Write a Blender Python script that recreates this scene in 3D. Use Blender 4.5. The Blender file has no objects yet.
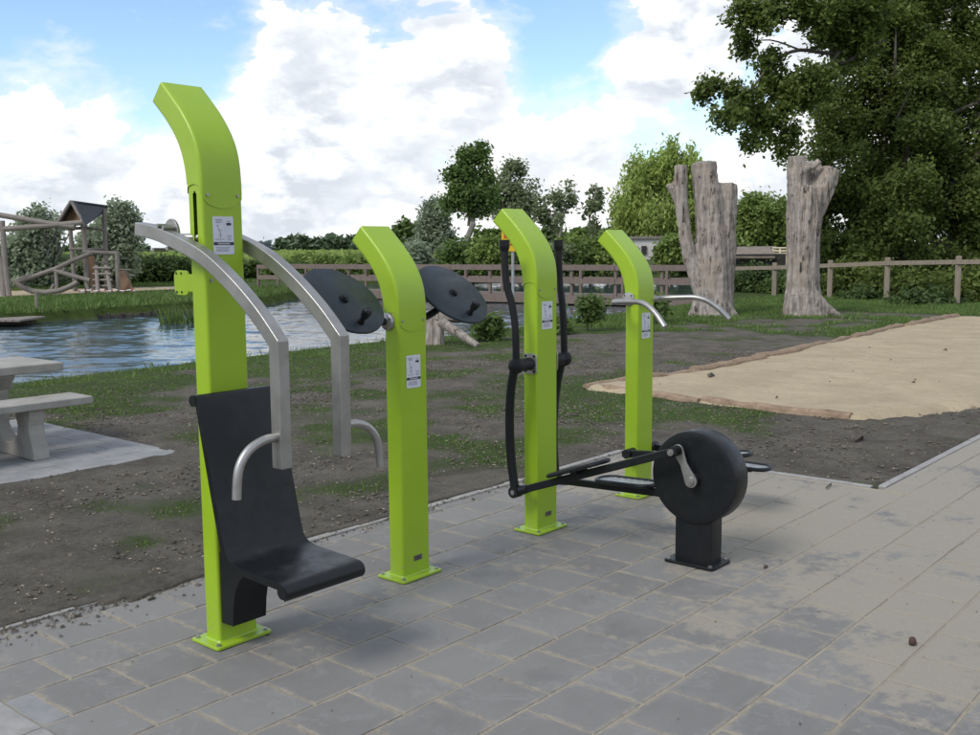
import bpy, bmesh, math, random
import numpy as np
from mathutils import Vector, Matrix, noise as mnoise
random.seed(7); rng = np.random.default_rng(11)
R = math.radians
SKYBLOBS = [(140, -25, 11, -0.27), (565, 15, 6, -0.26), (705, 125, 5, -0.20), (675, 35, 5, 0.34), (310, 75, 5, 0.22), (460, 55, 5, 0.25), (60, 110, 5, 0.15)]
scene = bpy.context.scene
col = scene.collection

# ------------------------------------------------------------------ camera
CAM = Vector((-2.43088, -3.49995, 1.62)); FPX = 1015.92
PITCH, ROLL, YAW = 0.117321, -0.008042, 0.866842
FW = Vector((math.sin(YAW)*math.cos(PITCH), math.cos(YAW)*math.cos(PITCH), -math.sin(PITCH)))
R0 = Vector((math.cos(YAW), -math.sin(YAW), 0)); U0 = R0.cross(FW)
RT = R0*math.cos(ROLL)+U0*math.sin(ROLL); UP = U0*math.cos(ROLL)-R0*math.sin(ROLL)
cd = bpy.data.cameras.new('camera'); cam = bpy.data.objects.new('camera', cd); col.objects.link(cam)
cam.matrix_world = Matrix(((RT.x, UP.x, -FW.x, CAM.x), (RT.y, UP.y, -FW.y, CAM.y), (RT.z, UP.z, -FW.z, CAM.z), (0, 0, 0, 1)))
cd.sensor_width = 36; cd.lens = 36*FPX/980; cd.clip_start = 0.05; cd.clip_end = 8000
scene.camera = cam

# ------------------------------------------------------------------ sky, sun, exposure
SUN_AZ_VEC = Vector((-0.95, 0.10, 0)).normalized(); SUN_EL = R(46)
world = bpy.data.worlds.new('World'); scene.world = world; world.use_nodes = True
nt = world.node_tree; nt.nodes.clear()
def N(t, **k):
    n = nt.nodes.new(t)
    for a, b in k.items(): setattr(n, a, b)
    return n
def L(a, b): nt.links.new(a, b)
def MATH(op, a, b=None, c=None, clamp=False):
    n = N('ShaderNodeMath', operation=op); n.use_clamp = clamp
    for i, v in enumerate((a, b, c)):
        if v is None: continue
        if isinstance(v, (int, float)): n.inputs[i].default_value = v
        else: L(v, n.inputs[i])
    return n.outputs[0]
def NOISE(vec, scale, detail, rough, dist=0.0, lac=2.0):
    n = N('ShaderNodeTexNoise'); n.inputs['Scale'].default_value = scale; n.inputs['Detail'].default_value = detail
    n.inputs['Roughness'].default_value = rough; n.inputs['Distortion'].default_value = dist; n.inputs['Lacunarity'].default_value = lac
    L(vec, n.inputs['Vector']); return n.outputs['Fac']
def SMOOTH(v, a, b):
    n = N('ShaderNodeMapRange', interpolation_type='SMOOTHSTEP'); L(v, n.inputs['Value'])
    n.inputs['From Min'].default_value = a; n.inputs['From Max'].default_value = b; return n.outputs['Result']
sky = N('ShaderNodeTexSky', sky_type='NISHITA'); sky.sun_disc = False
sky.sun_elevation = SUN_EL; sky.sun_rotation = math.atan2(SUN_AZ_VEC.x, SUN_AZ_VEC.y)
sky.altitude = 0; sky.air_density = 1.0; sky.dust_density = 0.2; sky.ozone_density = 3.0
tc = N('ShaderNodeTexCoord'); gen = tc.outputs['Generated']
def VADD(vec, off):
    n = N('ShaderNodeVectorMath', operation='ADD'); L(vec, n.inputs[0]); n.inputs[1].default_value = off; return n.outputs[0]
def VMUL(vec, m):
    n = N('ShaderNodeVectorMath', operation='MULTIPLY'); L(vec, n.inputs[0]); n.inputs[1].default_value = m; return n.outputs[0]
def DOT(vec, d):
    n = N('ShaderNodeVectorMath', operation='DOT_PRODUCT'); L(vec, n.inputs[0]); n.inputs[1].default_value = d; return n.outputs['Value']
sep = N('ShaderNodeSeparateXYZ'); L(gen, sep.inputs[0])
SEED = (3.1, 7.7, 1.3)
st = VADD(VMUL(gen, (1.0, 1.0, 1.9)), SEED)
st_up = VADD(st, (-0.022, 0.006, 0.050))
def cloudfield(v):
    big = NOISE(v, 2.6, 2.0, 0.5)
    puff = NOISE(v, 8.5, 3.0, 0.5, 0.2)
    fine = NOISE(v, 21.0, 9.0, 0.58, 0.25)
    return MATH('ADD', MATH('ADD', MATH('MULTIPLY', big, 0.55), MATH('MULTIPLY', puff, 0.80)), MATH('MULTIPLY', fine, 0.72))
f0 = cloudfield(st); f1 = cloudfield(st_up)
# clouds close in towards the horizon and break up overhead
elev = MATH('SUBTRACT', 1.0, SMOOTH(sep.outputs['Z'], 0.02, 0.27))
cover = MATH('ADD', f0, MATH('MULTIPLY_ADD', elev, 0.30, 0.0))
def pix(x, y): return (FW+RT*((x-490)/FPX)+UP*((367.5-y)/FPX)).normalized()
def blob(x, y, deg, amt):
    return MATH('MULTIPLY', SMOOTH(DOT(gen, pix(x, y)), math.cos(R(deg)), 1.0), amt)
for (bx_, by_, dg, am) in SKYBLOBS:
    cover = MATH('ADD', cover, blob(bx_, by_, dg, am))
mask = SMOOTH(cover, 1.03, 1.11)
thin = MATH('MULTIPLY', SMOOTH(cover, 0.84, 1.08), 0.45)
mask = MATH('MAXIMUM', mask, thin)
shade = SMOOTH(MATH('SUBTRACT', f0, f1), -0.20, 0.13)
thick = SMOOTH(cover, 1.05, 1.40)
lum = MATH('SUBTRACT', 1.0, MATH('MULTIPLY', MATH('SUBTRACT', 1.0, shade), MATH('MULTIPLY_ADD', thick, 0.50, 0.40)))
ramp = N('ShaderNodeValToRGB'); L(lum, ramp.inputs[0])
e = ramp.color_ramp.elements
e[0].position = 0.25; e[0].color = (0.64, 0.69, 0.76, 1); e[1].position = 0.95; e[1].color = (1.0, 1.0, 1.0, 1)
m_ = ramp.color_ramp.elements.new(0.62); m_.color = (0.82, 0.86, 0.91, 1)
SKY_STRENGTH = 0.15
cl = N('ShaderNodeVectorMath', operation='SCALE'); L(ramp.outputs[0], cl.inputs[0]); cl.inputs['Scale'].default_value = 0.75/SKY_STRENGTH
skb = N('ShaderNodeVectorMath', operation='SCALE'); L(sky.outputs[0], skb.inputs[0]); skb.inputs['Scale'].default_value = 0.88
mx = N('ShaderNodeMix', data_type='VECTOR'); L(mask, mx.inputs['Factor']); L(skb.outputs[0], mx.inputs[4]); L(cl.outputs[0], mx.inputs[5])
bg = N('ShaderNodeBackground'); bg.inputs['Strength'].default_value = SKY_STRENGTH; L(mx.outputs[1], bg.inputs['Color'])
out = N('ShaderNodeOutputWorld'); L(bg.outputs[0], out.inputs['Surface'])
sd = bpy.data.lights.new('sun', 'SUN'); sd.energy = 1.5; sd.angle = R(20); sd.color = (1.0, 0.95, 0.87)
so = bpy.data.objects.new('sun', sd); col.objects.link(so)
sv = Vector((SUN_AZ_VEC.x*math.cos(SUN_EL), SUN_AZ_VEC.y*math.cos(SUN_EL), math.sin(SUN_EL)))
so.rotation_euler = sv.to_track_quat('Z', 'Y').to_euler(); so.location = (0, 0, 30)
vs = scene.view_settings; vs.view_transform = 'Standard'; vs.look = 'None'; vs.exposure = 0.58; vs.gamma = 1.0; vs.use_curve_mapping = False

# ------------------------------------------------------------------ helpers
def ray(x, y): return FW+RT*((x-490)/FPX)+UP*((367.5-y)/FPX)
def at(x, y, D): return CAM+ray(x, y)*D                      # world point seen at photo x, y at depth D metres
def foot(x, D, z=0.0):                                        # ground spot below photo column x at depth D
    p = at(x, 250, D); return Vector((p.x, p.y, z))
def onground(x, y, z=0.0):
    d = ray(x, y); return CAM+d*((z-CAM.z)/d.z)

def tag(o, label=None, cat=None, group=None, kind=None):
    if label: o['label'] = label
    if cat: o['category'] = cat
    if group: o['group'] = group
    if kind: o['kind'] = kind
    return o
def thing(name, label, cat, loc=(0, 0, 0), group=None, rz=0):
    o = bpy.data.objects.new(name, None); col.objects.link(o); o.location = loc; o.rotation_euler = (0, 0, rz)
    o.empty_display_size = 0.2
    return tag(o, label, cat, group)

class MB:
    def __init__(s): s.v = []; s.f = []
    def add(s, v, f):
        b = len(s.v); s.v += [tuple(p) for p in v]; s.f += [tuple(i+b for i in q) for q in f]; return s
    def box(s, c, size, rot=None):
        c = Vector(c); h = [d/2 for d in size]; vs_ = []
        for z in (-1, 1):
            for y in (-1, 1):
                for x in (-1, 1):
                    p = Vector((x*h[0], y*h[1], z*h[2]))
                    if rot is not None: p = rot @ p
                    vs_.append(c+p)
        return s.add(vs_, [(0, 2, 3, 1), (4, 5, 7, 6), (0, 1, 5, 4), (2, 6, 7, 3), (0, 4, 6, 2), (1, 3, 7, 5)])
    def loft(s, rings, caps=True, closed=False):
        n = len(rings[0]); b = []; f = []
        for r in rings: b += list(r)
        m = len(rings)
        for i in range(m if closed else m-1):
            for j in range(n):
                a = i*n+j; a2 = i*n+(j+1) % n; c = ((i+1) % m)*n+j; c2 = ((i+1) % m)*n+(j+1) % n
                f.append((a, a2, c2, c))
        if caps and not closed: f.append(tuple(range(n))[::-1]); f.append(tuple((m-1)*n+j for j in range(n)))
        return s.add(b, f)
    def tube(s, pts, r, n=10, closed=False, sq=None, twist=0.0):
        pts = [Vector(p) for p in pts]; m = len(pts); rings = []; up = None
        for i, p in enumerate(pts):
            if closed: t = pts[(i+1) % m]-pts[i-1]
            else: t = (pts[min(i+1, m-1)]-pts[max(i-1, 0)])
            t.normalize()
            if up is None:
                up = Vector((0, 0, 1)) if abs(t.z) < 0.9 else Vector((1, 0, 0))
            side = t.cross(up); side.normalize(); up = side.cross(t); up.normalize()
            rr = r[i] if isinstance(r, (list, tuple)) else r
            rings.append([p+side*(rr*math.cos(2*math.pi*k/n+twist))+up*(rr*math.sin(2*math.pi*k/n+twist)) for k in range(n)])
        return s.loft(rings, True, closed)
    def cyl(s, a, b, r, n=16, r2=None): return s.tube([a, b], [r, r if r2 is None else r2], n)
    def rectsweep(s, pts, w, h, wid=Vector((1, 0, 0))):      # rectangular bar; wid = fixed width axis
        pts = [Vector(p) for p in pts]; m = len(pts); rings = []
        for i, p in enumerate(pts):
            a = (pts[i]-pts[i-1]).normalized() if i > 0 else None
            b = (pts[i+1]-pts[i]).normalized() if i < m-1 else None
            t = ((a or b)+(b or a)).normalized(); nrm = wid.cross(t).normalized()
            k = 1.0
            if a and b: k = 1.0/max(0.3, math.sqrt((1+a.dot(b))/2))
            rings.append([p+wid*(sx*w/2)+nrm*(sy*h/2*k) for sx, sy in ((-1, -1), (1, -1), (1, 1), (-1, 1))])
        return s.loft(rings)
    def prism(s, pts, fn, a, b):                              # outline pts (u, v) -> fn(u, v, t), t in {a, b}
        n = len(pts); v = [fn(u, w, a) for u, w in pts]+[fn(u, w, b) for u, w in pts]
        f = [tuple(range(n))[::-1], tuple(range(n, 2*n))]+[(i, (i+1) % n, n+(i+1) % n, n+i) for i in range(n)]
        return s.add(v, f)
    def ball(s, c, r, n=10, m=7, sc=(1, 1, 1)):
        c = Vector(c); rings = []
        for i in range(m+1):
            a = math.pi*i/m; rr = max(1e-4, math.sin(a))
            rings.append([c+Vector((r*sc[0]*rr*math.cos(2*math.pi*k/n), r*sc[1]*rr*math.sin(2*math.pi*k/n), -r*sc[2]*math.cos(a))) for k in range(n)])
        return s.loft(rings)
    def mesh(s, name, material=None, smooth=True, fix=True):
        me = bpy.data.meshes.new(name); me.from_pydata(s.v, [], s.f); me.update()
        if fix:
            bm = bmesh.new(); bm.from_mesh(me); bmesh.ops.recalc_face_normals(bm, faces=bm.faces[:]); bm.to_mesh(me); bm.free()
        if smooth:
            me.polygons.foreach_set('use_smooth', [True]*len(me.polygons)); me.set_sharp_from_angle(angle=R(32))
        if material: me.materials.append(material)
        return me
    def build(s, name, material, parent=None, bevel=0, seg=2, loc=None, **tags):
        o = bpy.data.objects.new(name, s.mesh(name, material)); col.objects.link(o)
        if parent is not None: o.parent = parent
        if loc is not None: o.location = loc
        if bevel:
            md = o.modifiers.new('bevel', 'BEVEL'); md.width = bevel; md.segments = seg; md.limit_method = 'ANGLE'; md.angle_limit = R(40)
            md.harden_normals = True
        tag(o, **tags); return o

def fastmesh(name, verts, quads, material, parent=None, loc=None, smooth=False, **tags):
    me = bpy.data.meshes.new(name); nv = len(verts); nq = len(quads); k = quads.shape[1]
    me.vertices.add(nv); me.vertices.foreach_set('co', np.asarray(verts, dtype=np.float32).ravel())
    me.loops.add(nq*k); me.loops.foreach_set('vertex_index', np.asarray(quads, dtype=np.int32).ravel())
    me.polygons.add(nq); me.polygons.foreach_set('loop_start', np.arange(0, nq*k, k, dtype=np.int32))
    me.polygons.foreach_set('use_smooth', np.full(nq, smooth)); me.update(calc_edges=True); me.materials.append(material)
    o = bpy.data.objects.new(name, me); col.objects.link(o)
    if parent is not None: o.parent = parent
    if loc is not None: o.location = loc
    tag(o, **tags); return o

# ------------------------------------------------------------------ materials
def mat(name):
    m = bpy.data.materials.new(name); m.use_nodes = True
    t = m.node_tree; b = t.nodes['Principled BSDF']; return m, t, b
class NT:                                                     # tiny node builder
    def __init__(s, t): s.t = t; s._pos = None
    def n(s, ty, **k):
        x = s.t.nodes.new(ty)
        for a, b in k.items(): setattr(x, a, b)
        return x
    def l(s, a, b): s.t.links.new(a, b)
    def pos(s, scale=(1, 1, 1), obj=False):
        if obj: v = s.n('ShaderNodeTexCoord').outputs['Object']
        else: v = s.n('ShaderNodeNewGeometry').outputs['Position']
        if scale != (1, 1, 1):
            mm = s.n('ShaderNodeVectorMath', operation='MULTIPLY'); s.l(v, mm.inputs[0]); mm.inputs[1].default_value = scale; v = mm.outputs[0]
        return v
    def noise(s, v, sc, det=4, ro=0.55, dist=0.0):
        x = s.n('ShaderNodeTexNoise'); s.l(v, x.inputs['Vector']); x.inputs['Scale'].default_value = sc; x.inputs['Detail'].default_value = det
        x.inputs['Roughness'].default_value = ro; x.inputs['Distortion'].default_value = dist; return x.outputs['Fac']
    def vor(s, v, sc, feature='F1'):
        x = s.n('ShaderNodeTexVoronoi', feature=feature); s.l(v, x.inputs['Vector']); x.inputs['Scale'].default_value = sc; return x
    def sm(s, v, a, b, lo=0.0, hi=1.0):
        x = s.n('ShaderNodeMapRange', interpolation_type='SMOOTHSTEP'); s.l(v, x.inputs['Value'])
        x.inputs['From Min'].default_value = a; x.inputs['From Max'].default_value = b; x.inputs['To Min'].default_value = lo; x.inputs['To Max'].default_value = hi
        return x.outputs['Result']
    def mix(s, f, a, b):
        x = s.n('ShaderNodeMix', data_type='RGBA')
        for i, v in ((0, f), (6, a), (7, b)):
            if isinstance(v, (int, float)): x.inputs[i].default_value = v
            elif isinstance(v, tuple): x.inputs[i].default_value = v+(1,)*(4-len(v))
            else: s.l(v, x.inputs[i])
        return x.outputs[2]
    def math(s, op, a, b=0.0, clamp=False):
        x = s.n('ShaderNodeMath', operation=op); x.use_clamp = clamp
        for i, v in enumerate((a, b)):
            if isinstance(v, (int, float)): x.inputs[i].default_value = v
            else: s.l(v, x.inputs[i])
        return x.outputs[0]
    def bump(s, h, strength, dist=0.01, prev=None):
        x = s.n('ShaderNodeBump'); x.inputs['Strength'].default_value = strength; x.inputs['Distance'].default_value = dist; s.l(h, x.inputs['Height'])
        if prev is not None: s.l(prev, x.inputs['Normal'])
        return x.outputs['Normal']
    def rand(s): return s.n('ShaderNodeObjectInfo').outputs['Random']
    def island(s): return s.n('ShaderNodeNewGeometry').outputs['Random Per Island']

def simple(name, c, rough=0.5, metal=0.0, var=0.15, nscale=6, bump=0.0, bscale=120, spec=None):
    m, t, b = mat(name); n = NT(t); v = n.pos(obj=True)
    f = n.noise(v, nscale, 5, 0.6)
    dark = tuple(x*(1-var) for x in c); light = tuple(min(1, x*(1+var)) for x in c)
    n.l(n.mix(n.sm(f, 0.3, 0.7), dark, light), b.inputs['Base Color'])
    b.inputs['Roughness'].default_value = rough; b.inputs['Metallic'].default_value = metal
    n.l(n.sm(f, 0.25, 0.75, max(0.03, rough-0.08), min(1, rough+0.08)), b.inputs['Roughness'])
    if bump: n.l(n.bump(n.noise(v, bscale, 3, 0.6), bump, 0.004), b.inputs['Normal'])
    if spec is not None: b.inputs['Specular IOR Level'].default_value = spec
    return m
M = {}
def make_green():
    m, t, b = mat('green powder coat'); n = NT(t); v = n.pos(obj=True); w = n.pos()
    f = n.noise(v, 3.0, 4, 0.6)
    base = n.mix(n.sm(f, 0.3, 0.7), (0.285, 0.445, 0.014), (0.310, 0.475, 0.017))
    sepz = n.n('ShaderNodeSeparateXYZ'); n.l(w, sepz.inputs[0])
    low = n.sm(sepz.outputs['Z'], 0.32, 0.0)
    splash = n.math('MULTIPLY', low, n.sm(n.noise(w, 42, 6, 0.7), 0.46, 0.72))
    base = n.mix(n.math('MULTIPLY', splash, 0.5), base, (0.30, 0.27, 0.19))
    streak = n.sm(n.noise(n.pos((30, 30, 1.2)), 1.0, 4, 0.6), 0.62, 0.8)
    base = n.mix(n.math('MULTIPLY', streak, 0.12), base, (0.22, 0.30, 0.06))
    n.l(base, b.inputs['Base Color']); n.l(n.sm(n.noise(w, 25, 4, 0.6), 0.3, 0.7, 0.30, 0.44), b.inputs['Roughness'])
    n.l(n.bump(n.noise(v, 420, 2, 0.5), 0.05, 0.002), b.inputs['Normal'])
    b.inputs['Coat Weight'].default_value = 0.10; b.inputs['Coat Roughness'].default_value = 0.25
    return m
M['green'] = make_green()
def make_black(name, c, rough):
    m, t, b = mat(name); n = NT(t); v = n.pos(obj=True); w = n.pos()
    dust = n.sm(n.noise(w, 9, 7, 0.7), 0.5, 0.85)
    g = n.n('ShaderNodeNewGeometry'); sz = n.n('ShaderNodeSeparateXYZ'); n.l(g.outputs['Normal'], sz.inputs[0])
    flat = n.sm(sz.outputs['Z'], 0.3, 1.0)
    n.l(n.mix(n.math('ADD', n.math('MULTIPLY', dust, 0.02), n.math('MULTIPLY', n.math('MULTIPLY', dust, flat), 0.08)), c, (0.25, 0.23, 0.20)), b.inputs['Base Color'])
    b.inputs['Specular IOR Level'].default_value = 0.32
    n.l(n.sm(n.noise(w, 14, 5, 0.6), 0.3, 0.75, rough-0.06, rough+0.12), b.inputs['Roughness'])
    n.l(n.bump(n.noise(v, 260, 3, 0.5), 0.10, 0.002), b.inputs['Normal']); return m
M['black'] = make_black('anthracite coat', (0.0085, 0.0100, 0.0115), 0.34)
M['slate'] = make_black('slate blue disc plastic', (0.022, 0.031, 0.038), 0.40)
M['rubber'] = make_black('black rubber', (0.009, 0.009, 0.010), 0.55)
def make_steel():
    m, t, b = mat('brushed stainless'); n = NT(t); v = n.pos(obj=True)
    br = n.noise(n.pos((260, 260, 6), obj=True), 1.0, 3, 0.6)
    n.l(n.mix(n.sm(n.noise(v, 8, 5, 0.6), 0.3, 0.7), (0.33, 0.32, 0.30), (0.43, 0.42, 0.40)), b.inputs['Base Color'])
    b.inputs['Metallic'].default_value = 0.85; n.l(n.sm(br, 0.25, 0.75, 0.34, 0.50), b.inputs['Roughness'])
    n.l(n.bump(br, 0.06, 0.002), b.inputs['Normal']); return m
M['steel'] = make_steel()
M['plate'] = simple('checker plate zinc', (0.42, 0.43, 0.43), 0.42, 0.7, 0.2, 14, 0.25, 90)
M['dark'] = simple('dark void', (0.006, 0.006, 0.006), 0.8)
M['label'] = simple('printed label white', (0.62, 0.63, 0.68), 0.35, 0, 0.05, 30)
M['ink'] = simple('label ink', (0.012, 0.013, 0.018), 0.4)
M['greyink'] = simple('label grey ink', (0.20, 0.21, 0.24), 0.5)
M['badge'] = simple('aluminium badge', (0.16, 0.15, 0.15), 0.4, 0.6)
M['concrete'] = None
def make_concrete(name, c1, c2, sc=7, dirt=0.35):
    m, t, b = mat(name); n = NT(t); w = n.pos()
    f = n.noise(w, sc, 8, 0.65); g = n.noise(w, 160, 3, 0.6)
    base = n.mix(n.sm(f, 0.3, 0.72), c1, c2)
    base = n.mix(n.sm(g, 0.55, 0.8, 0, 0.3), base, tuple(x*0.55 for x in c1))
    st_ = n.sm(n.noise(n.pos((3, 3, 1.0)), 2.0, 6, 0.7, 0.4), 0.52, 0.75, 0, dirt)
    base = n.mix(st_, base, (0.10, 0.095, 0.075))
    n.l(base, b.inputs['Base Color']); b.inputs['Roughness'].default_value = 0.88
    n.l(n.bump(g, 0.25, 0.004, n.bump(f, 0.2, 0.01)), b.inputs['Normal']); return m
M['concrete'] = make_concrete('cast concrete', (0.27, 0.255, 0.225), (0.36, 0.345, 0.31), 5, 0.5)
M['kerb'] = make_concrete('kerb concrete', (0.24, 0.235, 0.225), (0.33, 0.32, 0.30), 9, 0.35)
def make_paver():
    m, t, b = mat('grey concrete paver'); n = NT(t); w = n.pos(); r = n.rand()
    f = n.noise(w, 6, 7, 0.65); g = n.noise(w, 240, 3, 0.6)
    base = n.mix(r, (0.158, 0.152, 0.142), (0.205, 0.198, 0.185))
    base = n.mix(n.sm(f, 0.35, 0.75, 0, 0.55), base, (0.222, 0.216, 0.205))
    base = n.mix(n.sm(g, 0.5, 0.8, 0, 0.35), base, (0.075, 0.075, 0.075))
    # pale lime-bloom rings and damp darker blotches, both with shapes of their own
    bl = n.noise(w, 4.2, 5, 0.6, 0.8)
    ring = n.math('SUBTRACT', 1.0, n.sm(n.math('ABSOLUTE', n.math('SUBTRACT', bl, 0.60)), 0.0, 0.035))
    base = n.mix(n.math('MULTIPLY', ring, 0.09), base, (0.42, 0.43, 0.43))
    base = n.mix(n.sm(n.noise(w, 2.1, 5, 0.6), 0.56, 0.70, 0, 0.30), base, (0.10, 0.098, 0.095))
    # blown sand: heavy on the path to the right, thin film elsewhere
    sp = n.n('ShaderNodeSeparateXYZ'); n.l(w, sp.inputs[0])
    e1 = n.math('ADD', n.math('MULTIPLY', sp.outputs['X'], 0.55), n.math('MULTIPLY', sp.outputs['Y'], -0.42))
    amt = n.sm(e1, 0.9, 2.3)
    patch = n.noise(w, 1.7, 7, 0.62, 0.5); fine = n.noise(w, 16, 6, 0.7)
    s1 = n.math('ADD', n.math('MULTIPLY', patch, 0.75), n.math('MULTIPLY', fine, 0.35))
    thr = n.math('ADD', s1, n.math('MULTIPLY', amt, 0.205))
    sandf = n.math('MULTIPLY', n.sm(thr, 0.63, 0.71), n.sm(n.noise(w, 70, 3, 0.7), 0.15, 0.55, 0.55, 0.95))
    sandc = n.mix(n.noise(w, 90, 3, 0.6), (0.250, 0.224, 0.178), (0.312, 0.282, 0.228))
    base = n.mix(sandf, base, sandc)
    ob = n.n('ShaderNodeSeparateXYZ'); n.l(n.pos(obj=True), ob.inputs[0])
    edge = n.math('MAXIMUM', n.math('ABSOLUTE', ob.outputs['X']), n.math('ABSOLUTE', ob.outputs['Y']))
    grit = n.math('MULTIPLY', n.sm(edge, 0.118, 0.146), n.sm(n.noise(w, 11, 6, 0.7), 0.42, 0.60, 0, 0.85))
    base = n.mix(grit, base, sandc)
    n.l(base, b.inputs['Base Color'])
    n.l(n.sm(f, 0.3, 0.7, 0.72, 0.92), b.inputs['Roughness'])
    n.l(n.bump(g, 0.22, 0.003, n.bump(n.noise(w, 30, 5, 0.6), 0.18, 0.006)), b.inputs['Normal']); return m
M['paver'] = make_paver()
def make_sand(name, c1, c2, c3):
    m, t, b = mat(name); n = NT(t); w = n.pos()
    f = n.noise(w, 1.3, 8, 0.65, 0.4); g = n.noise(w, 150, 3, 0.7); h = n.noise(w, 11, 7, 0.6)
    base = n.mix(n.sm(f, 0.3, 0.7), c1, c2); base = n.mix(n.sm(h, 0.52, 0.75, 0, 0.45), base, c3)
    base = n.mix(n.sm(g, 0.56, 0.8, 0, 0.4), base, tuple(x*0.6 for x in c1))
    n.l(base, b.inputs['Base Color']); b.inputs['Roughness'].default_value = 0.95
    dm = n.vor(w, 2.6, 'SMOOTH_F1').outputs['Distance']
    n.l(n.bump(g, 0.3, 0.006, n.bump(h, 0.7, 0.05, n.bump(dm, 0.5, 0.10))), b.inputs['Normal']); return m
M['sand'] = make_sand('play sand', (0.34, 0.275, 0.175), (0.42, 0.345, 0.225), (0.27, 0.215, 0.135))
M['jointsand'] = make_sand('joint sand', (0.27, 0.235, 0.18), (0.34, 0.30, 0.23), (0.19, 0.165, 0.125))
def make_ground():
    m, t, b = mat('trampled soil with grass'); n = NT(t); w = n.pos()
    at_ = n.n('ShaderNodeAttribute', attribute_name='grass'); gr = at_.outputs['Fac']
    f = n.noise(w, 2.4, 9, 0.68, 0.3); h = n.noise(w, 22, 7, 0.68); g = n.noise(w, 120, 4, 0.7)
    soil = n.mix(n.sm(f, 0.3, 0.7), (0.076, 0.067, 0.055), (0.158, 0.142, 0.116))
    soil = n.mix(n.sm(h, 0.42, 0.75, 0, 0.6), soil, (0.195, 0.172, 0.138))
    soil = n.mix(n.sm(h, 0.42, 0.25, 0, 0.7), soil, (0.064, 0.056, 0.046))
    v = n.vor(w, 26); chip = n.sm(v.outputs['Distance'], 0.13, 0.09)
    rare = n.sm(n.noise(w, 14, 2, 0.5), 0.60, 0.66); soil = n.mix(n.math('MULTIPLY', chip, rare), soil, (0.42, 0.39, 0.33))
    far = n.mix(n.sm(n.noise(w, 0.25, 6, 0.6), 0.35, 0.65), (0.045, 0.085, 0.015), (0.085, 0.125, 0.026))
    grass = n.mix(n.sm(h, 0.3, 0.7), (0.028, 0.050, 0.010), (0.062, 0.088, 0.020))
    grass = n.mix(n.sm(f, 0.4, 0.7, 0, 0.6), grass, far)
    gm = n.sm(n.math('ADD', gr, n.math('MULTIPLY', n.math('SUBTRACT', h, 0.5), 0.7)), 0.35, 0.75)
    n.l(n.mix(gm, soil, grass), b.inputs['Base Color']); b.inputs['Roughness'].default_value = 0.95
    b.inputs['Specular IOR Level'].default_value = 0.2
    n.l(n.bump(h, 0.75, 0.045, n.bump(g, 0.9, 0.014)), b.inputs['Normal']); return m
M['ground'] = make_ground()
def make_water():
    m, t, b = mat('pond water'); n = NT(t); w = n.pos()
    b.inputs['Base Color'].default_value = (0.035, 0.052, 0.062, 1); b.inputs['Roughness'].default_value = 0.06; b.inputs['IOR'].default_value = 1.33
    n.l(n.bump(n.noise(w, 9.0, 4, 0.6, 0.3), 0.35, 0.015), b.inputs['Normal']); return m
M['water'] = make_water()
def make_wood(name, c1, c2, crack=0.5, axis=(40, 40, 3), rough=0.85):
    m, t, b = mat(name); n = NT(t)
    gr = n.noise(n.pos(axis, obj=True), 1.0, 6, 0.65, 0.6); f = n.noise(n.pos(), 3.0, 6, 0.6)
    base = n.mix(n.sm(gr, 0.3, 0.7), c1, c2); base = n.mix(n.sm(f, 0.5, 0.75, 0, 0.4), base, tuple(x*0.6 for x in c1))
    base = n.mix(n.sm(gr, 0.40, 0.30, 0, crack), base, tuple(x*0.2 for x in c1))
    base = n.mix(n.math('MULTIPLY', n.rand(), 0.35), base, tuple(x*0.7 for x in c2))
    n.l(base, b.inputs['Base Color']); b.inputs['Roughness'].default_value = rough
    n.l(n.bump(gr, 0.5, 0.02), b.inputs['Normal']); return m
def make_deadwood():
    m, t, b = mat('bleached dead wood'); n = NT(t)
    v1 = n.pos((18, 18, 0.7), obj=True); v2 = n.pos((7, 7, 0.35), obj=True)
    g1 = n.noise(v1, 1.0, 6, 0.65, 0.4); g2 = n.noise(v2, 1.0, 5, 0.6, 0.5); k = n.noise(n.pos(obj=True), 1.7, 5, 0.6)
    base = n.mix(n.sm(g1, 0.32, 0.68), (0.185, 0.155, 0.130), (0.385, 0.345, 0.300))
    base = n.mix(n.sm(k, 0.45, 0.68, 0, 0.55), base, (0.30, 0.235, 0.175))
    base = n.mix(n.sm(k, 0.42, 0.28, 0, 0.5), base, (0.13, 0.125, 0.115))
    crack = n.math('SUBTRACT', 1.0, n.sm(n.math('ABSOLUTE', n.math('SUBTRACT', g2, 0.5)), 0.003, 0.016))
    crack = n.math('MULTIPLY', crack, n.sm(n.noise(n.pos(obj=True), 2.6, 3, 0.5), 0.48, 0.60))
    base = n.mix(crack, base, (0.028, 0.022, 0.018))
    knot = n.vor(n.pos((1, 1, .6), obj=True), 2.1); kd = n.sm(knot.outputs['Distance'], 0.10, 0.04, 0, 0.8); base = n.mix(kd, base, (0.05, 0.04, 0.032))
    n.l(base, b.inputs['Base Color']); b.inputs['Roughness'].default_value = 0.9
    h = n.math('SUBTRACT', n.math('MULTIPLY', g1, 0.5), n.math('MULTIPLY', crack, 0.9)); n.l(n.bump(h, 0.9, 0.05), b.inputs['Normal']); return m
M['bleached'] = make_deadwood()
M['greywood'] = make_wood('weathered grey timber', (0.17, 0.145, 0.125), (0.30, 0.265, 0.23), 0.5)
M['bridge'] = make_wood('brown bridge timber', (0.135, 0.102, 0.085), (0.225, 0.178, 0.152), 0.4)
M['fencewood'] = make_wood('weathered fence timber', (0.19, 0.155, 0.115), (0.31, 0.26, 0.20), 0.5)
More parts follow.
